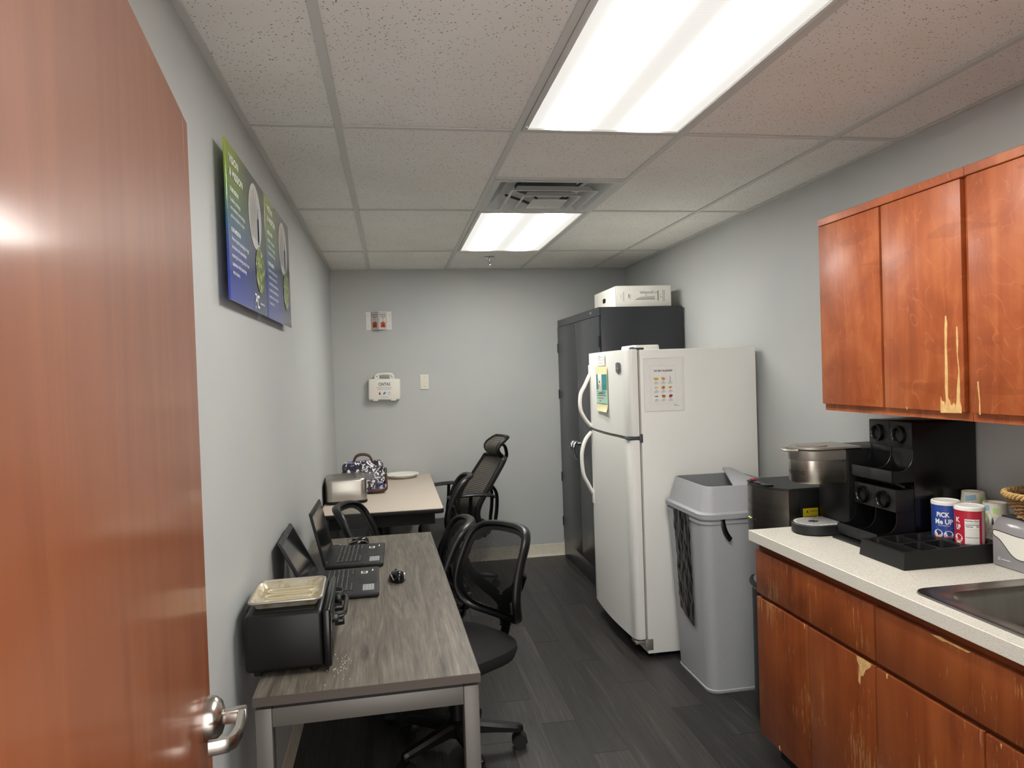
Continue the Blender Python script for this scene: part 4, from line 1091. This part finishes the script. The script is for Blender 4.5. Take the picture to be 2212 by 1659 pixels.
link('drip_grid', G().loft([front(.0, .09, .6102, .13, .055), front(.0, .09, .613, .13, .055)]), mat('drip_grid_grey', '#8f8f8c', .35, .6), dt)
for k, m in enumerate((mat('red_button', '#a81f2b', .35), BLACKG, BLACKG)):
    y = .055-.055*k
    link('button', G().box(-.055, -.02, y-.026, y+.026, 1.031, 1.039, .003), m if k else BLACKG, wc)
link('child_lock', G().box(-.045, -.03, .045, .07, 1.039, 1.046, .003), mat('red_button'), wc)
def cmap(z0):
    def f(s, t):
        y = -s; k = min(max((y+.155)/.31, .001), .999)
        return (-.07*math.cos(PI/2*(2*k-1))**.8-.0012, y, z0+t)
    return f
mpc = cmap(.9)
LOGO = mat('cooler_logo_dark', '#3b3734', .4)
text(wc, 'avalon', mpc, LOGO, .011, -.03, .018, .06, 'c')
shapes(wc, [[(-.038+.012*math.cos(a)*r, .052+.015*math.sin(a)*r) for a, r in ((a0, .75), (a0, 1.), (a0+.3, 1.), (a0+.3, .75))] for a0 in [-.6+.3*i for i in range(14)]], mpc, LOGO, 'logo')
for k in range(4):
    link('indicator_light', G().cyl(tuple(Vector(mpc(-.045+.02*k, -.012))), tuple(Vector(mpc(-.045+.02*k, -.012))+Vector((-.001, 0, 0))), .0022, n=8), mat('green_led', '#c8e85a', .4, emit='#b8e850', emit_s=2.5) if k < 2 else mat('led_off', '#6a6a66', .4), wc)
wl = link('warning_label', G().box(.06, .125, -.157, -.1556, .885, .95), mat('warning_yellow', '#d3bd1e', .5), wc)
mpw = flatmap((.06, -.157, .885), (1, 0, 0), (0, 0, 1), .0006)
text(wl, 'WARNING', mpw, INK, .008, .028, .05, .034); shape(wl, [(.013, .048), (.023, .048), (.018, .058)], mpw, INK, 'warning_triangle')
shapes(wl, [bar(.005, .008+.011*k, .06, .011+.011*k) for k in range(3)], mpw, mat('label_print', '#5d5210', .6), 'small_print')

CA = [(1.9395, 0.6432), (1.9081, 0.6441), (1.8711, 0.6432), (1.8748, 0.6328), (1.8851, 0.6242), (1.899, 0.614), (1.9101, 0.5914), (1.9206, 0.5893), (1.9252, 0.56), (1.9333, 0.568), (1.9309, 0.5918), (1.9265, 0.6164), (1.9365, 0.6284)]
CB = [(1.9205, 1.3662), (1.919, 1.4163), (1.9132, 1.4022), (1.904, 1.4002), (1.9025, 1.3884), (1.8977, 1.4027), (1.9008, 1.4451), (1.8987, 1.5158), (1.8977, 1.6099), (1.8944, 1.659), (1.8901, 1.6586), (1.8859, 1.6372), (1.8896, 1.5719), (1.8879, 1.4875), (1.8901, 1.4124), (1.8825, 1.4033), (1.8769, 1.3894), (1.8676, 1.3991), (1.8607, 1.3901), (1.8568, 1.4042), (1.8544, 1.4458), (1.8472, 1.4919), (1.8517, 1.5381), (1.8534, 1.5796), (1.8522, 1.6233), (1.8481, 1.623), (1.8458, 1.5792), (1.8488, 1.538), (1.8441, 1.4965), (1.8427, 1.446), (1.8438, 1.4046), (1.8385, 1.3864), (1.839, 1.369)]
CC = [(1.7799, 1.4625), (1.7756, 1.4626), (1.7728, 1.4248), (1.7708, 1.3982), (1.7705, 1.368), (1.776, 1.3677), (1.7749, 1.407), (1.7781, 1.4291)]
CD = [(1.6327, 0.8184), (1.5992, 0.8238), (1.5794, 0.8215), (1.5408, 0.8208), (1.5038, 0.8201), (1.5131, 0.8154), (1.5457, 0.8159), (1.5795, 0.8169), (1.592, 0.8138), (1.6198, 0.8164)]
CE = [[(2.2181, 0.6431), (2.211, 0.6425), (2.2144, 0.6264)], [(1.8081, 0.6427), (1.8007, 0.6428), (1.8037, 0.6282), (1.8079, 0.6299)], [(2.4015, 0.1296), (2.3942, 0.1305), (2.3909, 0.1156), (2.3991, 0.1152)], [(1.4244, 0.6391), (1.4183, 0.6387), (1.4206, 0.627)], [(2.0671, 1.3781), (2.0621, 1.3783), (2.0625, 1.3687), (2.066, 1.3685)]]

# ------------------------------------------------------------------ kitchen counter
def chip(parent, poly, X, name='chipped_patch'):
    """bare wood where the veneer has flaked away; poly is (y, z) on the plane x = X"""
    g = G(); n = len(poly)
    g.loft([[(X-.0006, y, z) for y, z in poly], [(X+.0004, y, z) for y, z in poly]]); me = g.mesh(name, False)
    for p in me.polygons: pass
    bm = bmesh.new(); bm.from_mesh(me); bmesh.ops.triangulate(bm, faces=[f for f in bm.faces if len(f.verts) > 4]); bm.to_mesh(me); bm.free()
    return link(name, me, BAREW, parent)
CZ = .894
def base_unit(y0, y1, label, drawers, doors, grp='cherry base cabinets'):
    t = thing('base_cabinet', label, 'cabinet', (0, 0, 0), 0, grp)
    for a, b in ((y0+.0005, y0+.0185), (y1-.0185, y1-.0005)): link('side_panel', G().box(1.3787, XR-.02, a, b, .1, CZ-.042), CHERRYB, t)
    link('bottom_panel', G().box(1.3787, XR-.02, y0+.0187, y1-.0187, .1, .118), CHERRYB, t)
    link('back_panel', G().box(XR-.0198, XR-.002, y0+.0005, y1-.0005, .1, CZ-.042), CHERRYB, t)
    link('face_frame', G().box(1.373, 1.3785, y0+.0005, y1-.0005, .1, CZ-.042), CHERRY_SHADE, t)
    link('toe_kick', G().box(1.44, 1.46, y0, y1, 0, .1), BLACK, t)
    out = []
    for a, b in drawers: out.append(link('drawer_front', G().box(1.355, 1.3725, a, b, .658, .822, .0025), CHERRYB, t))
    for a, b in doors: out.append(link('door', G().box(1.355, 1.3725, a, b, .114, .642, .0025), CHERRYB, t))
    return t, out
u1, p1 = base_unit(1.856, 2.540, 'cherry base cabinet with one wide drawer over two doors, at the counter end', [(1.858, 2.537)], [(1.860, 2.193), (2.198, 2.538)])
u2, p2 = base_unit(1.085, 1.855, 'cherry base cabinet under the steel sink', [(1.09, 1.850)], [(1.09, 1.466), (1.472, 1.852)])
chip(p1[1], CA, 1.355); chip(p1[1], CE[0], 1.355); chip(p1[2], CE[2], 1.355); chip(p2[2], CE[1], 1.355); chip(p2[1], CE[3], 1.355); chip(p2[0], CD, 1.355)
# worktop with sink cut-out
WT = m_speckle('speckled_white_laminate', '#d9d5ca', '#b3ada0', 420, .38, .58)
SX0, SX1, SY0, SY1 = 1.385, 1.90, .95, 1.748
wtop = boolean(G().box(1.338, XR-.001, .60, 2.556, CZ-.04, CZ, .0015, 1).mesh('worktop'), [G().box(SX0+.02, SX1-.02, SY0+.02, SY1-.02, CZ-.1, CZ+.1).mesh('c')], 'worktop')
tag(link('worktop', wtop, WT), 'speckled white laminate worktop running along the right wall', 'worktop')
# sink
sk = thing('sink', 'stainless steel drop-in sink set into the white worktop', 'sink', ((SX0+SX1)/2, (SY0+SY1)/2, CZ))
w, h = SX1-SX0, SY1-SY0
g = G(); R2 = lambda dw, r, z, dx=0.: ring3(rrect(w-dw, h-dw, r, 7, dx), z)
g.loft([R2(0, .045, .0005), R2(.004, .045, .005), R2(.02, .045, .006), R2(.05, .05, .003), R2(.10, .06, .0035), R2(.112, .065, -.002), R2(.125, .07, -.015), R2(.15, .07, -.15), R2(.2, .06, -.172), R2(.3, .05, -.175)], False, True)
link('basin', g, m_brushed('sink_steel', '#a5a19b', .3, (60, 3, 3)), sk)
link('drain', G().lathe([(0, -.1735), (.03, -.1735), (.045, -.171), (.045, -.1745), (0, -.1745)], 24), CHROME, sk)

# wall cabinets
def wall_unit(y0, y1, label, doors):
    t = thing('wall_cabinet', label, 'cabinet', (0, 0, 0), 0, 'cherry wall cabinets')
    z0, z1 = 1.345, 2.083
    link('carcass', G().box(1.6705, XR-.002, y0+.0004, y1-.0004, z0, z1, .001, 1), CHERRY, t)
    f = G(); X0, X1 = 1.6625, 1.67
    f.box(X0, X1, y0+.0004, y1-.0004, z0, z0+.03).box(X0, X1, y0+.0004, y1-.0004, z1-.035, z1).box(X0, X1, y0+.0004, y0+.03, z0+.03, z1-.035).box(X0, X1, y1-.03, y1-.0004, z0+.03, z1-.035)
    link('face_frame', f, CHERRY, t)
    link('top_rail', G().box(1.647, 1.6622, y0+.0004, y1-.0004, 2.055, z1, .002, 1), CHERRY, t)
    return t, [link('door', G().box(1.645, 1.662, a, b, 1.371, 2.052, .003), CHERRY, t) for a, b in doors]
w1, q1 = wall_unit(1.8165, 2.530, 'cherry wall cabinet at the end of the row, above the coffee machine', [(2.180, 2.524), (1.828, 2.169)])
w2, q2 = wall_unit(1.085, 1.8155, 'cherry wall cabinet above the sink, cut by the right edge', [(1.46, 1.804), (1.095, 1.448)])
chip(q1[1], CB, 1.645); chip(q1[1], CE[4], 1.645); chip(q2[0], CC, 1.645)

# ------------------------------------------------------------------ coffee maker (faces -x)
km = thing('coffee_maker', 'black pod coffee maker with brushed steel head at the end of the worktop', 'coffee maker', (1.63, 2.447, CZ))
link('tower', G().box(.0, .29, -.0925, .0925, .0, .315, .004), BLACKS, km)
link('tower_lid', G().box(.06, .29, -.09, .09, .3155, .319, .001), DARKG, km)
def dsh(r, xb, z, xc=-.085, n=14): return [(xc-r*math.sin(PI*k/n), -r*math.cos(PI*k/n), z) for k in range(n+1)]+[(xb, r, z), (xb, -r, z)]
link('brew_head', G().loft([dsh(.078, -.0005, .193), dsh(.082, -.0005, .2), dsh(.082, -.0005, .278)]), STEEL, km)
link('head_collar', G().loft([dsh(.081, -.0005, .2785), dsh(.083, -.0005, .285), dsh(.083, -.0005, .312), dsh(.078, -.0005, .316)]), mat('champagne_grey', '#8f8a82', .4, .6), km)
hl = link('head_lid', G().loft([dsh(.08, .06, .3165), dsh(.086, .06, .32), dsh(.084, .06, .326)]), mat('champagne_grey'), km)
link('lid_handle', G().tube([(-.165, -.045, .317), (-.182, -.03, .315), (-.188, 0, .314), (-.182, .03, .315), (-.165, .045, .317)], .007, 8, flat=(.011, .005)), mat('champagne_grey'), hl)
link('lid_disc', G().lathe([(0, .3262), (.055, .3262), (.055, .3285), (.05, .3295), (0, .3295)], 30, (-.085, 0, 0)), mat('champagne_grey'), hl)
dtk = link('drip_tray', G().loft([dsh(.07, .0, .0), dsh(.078, -.0005, .006), dsh(.078, -.0005, .036), dsh(.075, -.0005, .039)]), DARKG, km)
g = G(); g.loft([dsh(.07, -.004, .0392), dsh(.07, -.004, .041)]); gr = link('drip_grate', g, mat('grate_silver', '#d4d3cf', .4, .2), dtk)
g = G()
for i in range(-6, 7):
    for k in range(14):
        x, y = -.01-.0105*k, .0105*i+(.005 if k % 2 else 0)
        if math.hypot(min(0, x+.085), y) < .062 and abs(y) < .06: g.box(x-.0022, x+.0022, y-.0035, y+.0035, .041, .0413)
tag(link('grate_slots', g, BLACK, gr), kind='stuff')
link('grate_emblem', G().lathe([(0, .0413), (.018, .0413), (.018, .0418), (0, .0418)], 12, (-.085, 0, 0)), DARKG, gr)
text(km, 'KEURIG', cylmap(-.085, 0, .082, PI+.22, .226, 1), INK, .0145, 0, 0, .078, 'c', bold=.0012)

# ------------------------------------------------------------------ two-tier pod dispenser (faces -x)
pdm = thing('pod_dispenser', 'tall black two-tier four-slot pod dispenser beside the coffee maker', 'dispenser', (1.577, 2.133, CZ))
DWd = .215
DB = mat('dispenser_black', '#0d0d0e', .4)
link('rear_case', G().box(.143, .385, 0, DWd, .0, .425, .004), mat('dispenser_side_gloss', '#0a0a0b', .2), pdm)
link('base_plate', G().box(-.02, .143, -.002, DWd+.002, .0, .012, .002), DB, pdm)
def tier(xf, z0, zh, ztop, xbox):
    # xf lip front, z0 bottom, zh underside of the box front, ztop top, xbox front of the upper box
    t = link('tier', None, None, pdm)
    link('chute_box', G().box(xbox, .1425, .0, DWd, zh, ztop, .002), mat('dispenser_face', '#171718', .45), t)
    hw_ = DWd/2
    for k in range(2):
        yc = hw_*(k+.5)
        link('cup_port', G().lathe([(.021, .0), (.03, .0), (.03, .01), (.0285, .014), (.025, .014), (.022, .01), (.021, .0)], 26, mx=Matrix.Translation((xbox-.001, yc, (zh+ztop)/2)) @ Matrix.Rotation(-PI/2, 4, 'Y')), BLACKG, t)
        link('port_hole', G().cyl((xbox-.0015, yc, (zh+ztop)/2), (xbox-.0005, yc, (zh+ztop)/2), .022, n=22), mat('void_black', '#030303', .8), t)
    link('panel_seam', G().box(xbox-.0006, xbox+.001, hw_-.001, hw_+.001, zh, ztop), mat('void_black'), t)
    # curved side cheeks and divider: profile in x-z
    prof = [(xf, z0+.005), (xf, z0+.042), (xf+.03, z0+.04)]
    cx0, cz0 = xf+.03, z0+.04; rr = xbox-.002-cx0
    for q in range(1, 9):
        a = PI/2*q/8; prof.append((cx0+(xbox+.004-cx0)*math.sin(a), cz0+(zh-cz0)*.75*(1-math.cos(a))))
    prof += [(xbox+.004, zh), (.1425, zh), (.1425, z0+.005)]
    for y, th in ((.0, .003), (hw_-.0015, .003), (DWd-.003, .003)):
        link('cheek', G().prism([(px, pz) for px, pz in prof], 0, th, mx=Matrix(((1, 0, 0, 0), (0, 0, 1, y), (0, 1, 0, 0), (0, 0, 0, 1)))), DB, t)
    link('tray_floor', G().box(xf+.003, .1425, .003, DWd-.003, z0+.002, z0+.008), DB, t)
    link('tray_lip', G().box(xf, xf+.004, 0, hw_-.0006, z0+.005, z0+.042, .001).box(xf, xf+.004, hw_+.0006, DWd, z0+.005, z0+.042, .001), DARKG, t)
    link('tray_underside', G().loft([[(xf+.002, 0, z0+.005), (xf+.002, DWd, z0+.005), (xf+.045, DWd, z0-.018), (xf+.045, 0, z0-.018)], [(xf+.004, 0, z0+.009), (xf+.004, DWd, z0+.009), (xf+.048, DWd, z0-.01), (xf+.048, 0, z0-.01)]]), DB, t)
    return t
tier(.0, .014, .125, .2, .072)
tier(.061, .222, .335, .425, .137)

# ------------------------------------------------------------------ condiment organizer, canisters, cups, basket, napkins
og = thing('condiment_organizer', 'black plastic condiment tray with open compartments in front of the dispenser', 'tray', (1.503, 1.915, CZ))
g = G(); OX, OY, OZ = .345, .208, .052
g.loft([[(0, 0, .001), (OX, 0, .001), (OX, OY, .001), (0, OY, .001)], [(.006, .004, OZ), (OX-.002, .004, OZ+.008), (OX-.002, OY-.004, OZ+.008), (.006, OY-.004, OZ)]])
cuts = []
def cut_rr(x0, x1, y0, y1, d=.008):
    w, h = x1-x0, y1-y0
    cuts.append(G().loft([ring3(rrect(w*.86, h*.86, .01, 4, (x0+x1)/2, (y0+y1)/2), d), ring3(rrect(w, h, .014, 4, (x0+x1)/2, (y0+y1)/2), .08)]).mesh('c'))
cut_rr(.014, .06, .012, .196); cut_rr(.066, .135, .012, .1); cut_rr(.066, .135, .108, .196); cut_rr(.141, .215, .012, .1); cut_rr(.141, .215, .108, .196)
for y in (.055, .152): cuts.append(G().cyl((.278, y, .022), (.278, y, .09), .0465, n=30).mesh('c'))
link('tray', boolean(g.mesh('tray'), cuts, 'tray'), mat('tray_black', '#111111', .5), og)
def canister(loc, rz, label, col, kind):
    t = thing('canister', label, 'canister', loc, rz, 'powder canisters in the condiment tray')
    r, H = .0415, .15
    link('can', G().lathe([(0, 0), (r, 0), (r, H-.012), (0, H-.012)], 40), col, t)
    link('lid', G().lathe([(0, H-.0125), (r+.0015, H-.0125), (r+.0015, H-.003), (r-.001, H), (r-.004, H), (r-.005, H-.002), (0, H-.002)], 40), WHITE, t)
    link('bottom_rim', G().lathe([(r, -.0002), (r+.001, .0), (r+.001, .004), (r, .0045)], 40), WHITE, t)
    return t, r
BLUEC = mat('blue_can_print', '#2c4798', .4); REDC = mat('red_can_print', '#b21f37', .4)
cb, r = canister((1.781, 2.067, CZ+.0225), 0, 'blue powder canister with white lid in the condiment tray', BLUEC, 0)
# the print faces the room side; angle measured in the canister's own frame
a0 = math.atan2(-2.067, -1.781)
mpb = cylmap(0, 0, r, a0-.22, 0, 1); mpb2 = cylmap(0, 0, r, a0-.22, 0, 1, .0011)
text(cb, 'PiCK', mpb, WHITEINK, .0155, .001, .1, .038, 'c', bold=.0022); text(cb, 'Me UP', mpb, WHITEINK, .0165, .003, .077, .052, 'c', bold=.0022)
text(cb, 'PROVISIONS', mpb, WHITEINK, .0038, .003, .07, .034, 'c'); shapes(cb, [bar(-.02, .064, .026, .065), bar(-.016, .0605, .022, .0615)], mpb, WHITEINK, 'small_print')
for (x, y, c) in ((-.014, .045, '#e8a07c'), (.016, .043, '#a8545c'), (.001, .021, '#4f8f68')):
    shape(cb, ell(x, y, .0135, .0135, 24), mpb, WHITEINK, 'pod_picture'); o = shape(cb, ell(x, y, .0115, .0115, 24, PI, 2*PI), mpb2, mat('pod_'+c[1:], c, .5), 'pod_picture')
    shape(cb, ell(x, y, .0115, .0115, 24), mpb2, mat('pod_face', '#e4d9c6', .5), 'pod_picture') if False else None
    text(cb, 'PICK ME UP', mpb2, INK, .003, x, y+.003, .014, 'c')
shapes(cb, [bar(-.062, .01, -.045, .136)], mpb, mat('canister_pale', '#ccd0e2', .5), 'side_panel')
cr_, r = canister((1.781, 1.97, CZ+.0225), 0, 'red powder canister with a nutrition panel in the condiment tray', REDC, 1)
a0 = math.atan2(-1.97, -1.781); mpr = cylmap(0, 0, r, a0, 0, 1); mpr2 = cylmap(0, 0, r, a0, 0, 1, .0011)
shape(cr_, bar(-.013, .028, .027, .112), mpr, PAPER, 'nutrition_panel') if False else None
shapes(cr_, [bar(-.013+.004*k, .03, -.009+.004*k, .112) for k in range(10)], mpr, PAPER, 'nutrition_panel')
text(cr_, 'Nutrition Facts', mpr2, INK, .005, .007, .105, .037, 'c', bold=.0005); text(cr_, 'Calories', mpr2, INK, .0048, -.011, .087, .02, bold=.0005); text(cr_, '30', mpr2, INK, .0055, .025, .087, .007, 'r', bold=.0005)
shapes(cr_, [bar(-.011+.0095*q, z, -.0015+.0095*q, z+.0006) for z in (.1, .096, .082, .078, .074, .07, .066, .062, .058, .052, .047, .043, .039, .036, .033) for q in range(4)], mpr2, MG, 'small_print')
shapes(cr_, [bar(-.011+.0095*q, z, -.0015+.0095*q, z+.0014) for z in (.0935, .0545) for q in range(4)], mpr2, INK, 'rule')
shapes(cr_, [bar(-.013+.0095*q, z, -.004+.0095*q, z+.0008) for z in (.024, .021, .018, .015) for q in range(4)], mpr, mat('pale_red_print', '#d88a92', .5), 'small_print')
text(cr_, 'K', mpr, WHITEINK, .0155, -.034, .1, None, 'c', bold=.002); text(cr_, 'UP', mpr, WHITEINK, .0165, -.033, .077, .016, 'c', bold=.002)
for y in (.05, .024): shape(cr_, ell(-.033, y, .0135, .0135, 24), mpr, WHITEINK, 'pod_picture'); shape(cr_, ell(-.033, y-.001, .011, .008, 24, PI, 2*PI), mpr2, mat('pod_red', '#c05a50', .5), 'pod_picture')
shapes(cr_, [bar(.036, .01, .05, .136)], mpr, mat('canister_pale_red', '#d8b6b6', .5), 'side_panel')

# paper cups (upside-down stacks)
CUP = mottled('printed_cup_paper', '#cfc9b8', '#ddd8ca', 90, .65, 4, bs=.1)
def cup(loc, rz, label, decor, grp):
    t = thing('paper_cup', label, 'cup', loc, rz, grp)
    H, rt, rb = .112, .0335, .0435
    rf = lambda z: rb+(rt-rb)*z/H
    link('wall', G().lathe([(rb-.001, .0), (rb, .001), (rt, H), (rt-.004, H), (rt-.005, H-.006), (0, H-.006)], 36), CUP, t)
    link('rim', G().lathe([(rb-.002, .0), (rb+.002, -.0005), (rb+.003, .002), (rb+.0015, .0045), (rb-.0005, .004)], 36), CUP, t)
    if decor:
        a0 = math.atan2(-loc[1], -loc[0])-rz
        mp = cylmap(0, 0, rf, a0, 0, 1); mp2 = cylmap(0, 0, rf, a0, 0, 1, .0011)
        GR = mat('cup_green', '#8db96a', .6); BL = mat('cup_blue', '#8fb3c4', .6); DK = mat('cup_dark_teal', '#2f4a4a', .6); LN = mat('cup_scroll_brown', '#6a6152', .6)
        d = decor
        shapes(t, [[(-.024+d+.006*k, .083+.0015*k), (-.017+d+.006*k, .083+.0015*k), (-.017+d+.006*k, .1+.0015*k), (-.024+d+.006*k, .1+.0015*k)] for k in range(5)], mp, BL, 'blue_print')
        shapes(t, [bar(.016+d+.005*k, .08, .021+d+.005*k, .098) for k in range(3)], mp, mat('cup_lime', '#b0d183', .6), 'green_print')
        lf = lambda x0, x1, top: [(x0, .045), (x0+(x1-x0)*.1, .062), (x0+(x1-x0)*.4, top), (x0+(x1-x0)*.65, top-.003), (x1, .055), (x1, .045)]
        shapes(t, [lf(-.014+d, .006+d, .082)], mp, GR, 'leaf_print'); shapes(t, [lf(.005+d, .012+d, .078)], mp2, WHITEINK, 'leaf_print'); shapes(t, [lf(.012+d, .018+d, .07)], mp, DK, 'leaf_print')
        sc = []
        for cx, cy, rr in ((-.01, .03, .007), (.006, .026, .006), (.018, .036, .005), (-.004, .014, .005), (.014, .014, .006)): sc += ringpolys(cx+d, cy, rr-.0014, rr, 16)[2:13]
        shapes(t, sc, mp, LN, 'scroll_print')
    return t
ORD = ['topmost', 'second', 'third', 'fourth', 'fifth', 'sixth', 'seventh', 'eighth', 'ninth']
for k in range(9): cup((1.908, 2.092, CZ+.001+.0095*k), .0, ORD[8-k]+' upside-down paper cup from the top of the taller stack behind the blue canister', (.001 if k == 8 else 0), 'taller cup stack')
for k in range(7): cup((1.898, 1.995, CZ+.001+.0095*k), .0, ORD[6-k]+' upside-down paper cup from the top of the lower stack by the basket', (-.022 if k == 6 else 0), 'lower cup stack')

# napkin dispenser
NAPM = mat('smoky_grey_plastic', '#8d8a8c', .22, spec=.6)
nd_ = thing('napkin_dispenser', 'smoky grey napkin dispenser with a white napkin showing, beside the condiment tray', 'napkin dispenser', (1.80, 1.905, CZ))
NH, NL, ND_ = .148, .2, .15
pr = [(.004, 0), (ND_, 0), (ND_, NH-.01), (ND_-.01, NH), (.035, NH), (.02, NH-.004), (.012, NH-.012), (.0, NH-.03), (0, .004)]
link('body', G().prism(pr, -NL, 0, mx=Matrix(((1, 0, 0, 0), (0, 0, 1, 0), (0, 1, 0, 0), (0, 0, 0, 1))), bev=.004), NAPM, nd_)
link('top_cover', G().box(.03, ND_-.004, -NL+.004, -.004, NH-.001, NH+.004, .002), mat('smoky_black', '#2a2a2c', .2), nd_)
mpn = flatmap((0, 0, 0), (0, -1, 0), (0, 0, 1), .0008)
win = catmull([(.006, .108, 0), (.03, .109, 0), (.1, .104, 0), (.17, .109, 0), (.194, .108, 0), (.196, .095, 0), (.175, .085, 0), (.13, .045, 0), (.1, .036, 0), (.07, .045, 0), (.03, .082, 0), (.006, .094, 0)], 5)
shape(nd_, [(x, y) for x, y, _ in win], mpn, mat('napkin_white', '#e4e1d8', .8), 'napkin')
link('window_edge', G().tube([mpn(x, y) for x, y, _ in win], .0012, 6, closed=True), mat('smoky_black'), nd_)
shapes(nd_, [bar(.02, .021, .03, .024), bar(.02, .0265, .03, .0295), bar(.033, .0235, .065, .0265)], mpn, mat('pale_logo', '#c4c4c6', .5), 'logo')

# wicker basket on the napkin dispenser
WK = mottled('wicker_brown', '#6b4a28', '#9a7442', 80, .6); WKL = mottled('wicker_straw', '#b08a50', '#d0ad72', 80, .6)
bk_ = thing('wicker_basket', 'small round wicker basket with a braided rim on the napkin dispenser', 'basket', (1.885, 1.80, CZ+NH+.0045))
BR0, BR1, BH = .062, .098, .07
def br(z): return BR0+(BR1-BR0)*(z/BH)**.8
link('floor_disc', G().lathe([(0, 0), (BR0, 0), (BR0, .004), (0, .004)], 28), WK, bk_)
NS = 22
for k in range(NS):
    a = 2*PI*k/NS
    link('stake', G().tube([(br(z)*math.cos(a), br(z)*math.sin(a), z) for z in (0.002, .02, .04, .055, BH)], .0026, 6), WK, bk_)
for q in range(12):
    z = .005+q*.0052; s = 1 if q % 2 else -1; n = NS*4
    link('weaver', G().tube([((br(z)+.0042*s*math.cos(PI*i/4))*math.cos(2*PI*i/n), (br(z)+.0042*s*math.cos(PI*i/4))*math.sin(2*PI*i/n), z+.0008*math.sin(i)) for i in range(n)], .0028, 6, closed=True), WKL if q < 2 else WK, bk_)
for q in range(3):
    n = 120
    link('rim_strand', G().tube([((BR1+.004+.006*math.cos(2*PI*(i*16/n+q/3)))*math.cos(2*PI*i/n), (BR1+.004+.006*math.cos(2*PI*(i*16/n+q/3)))*math.sin(2*PI*i/n), BH+.004+.007*math.sin(2*PI*(i*16/n+q/3))) for i in range(n)], .004, 6, closed=True), WKL, bk_)
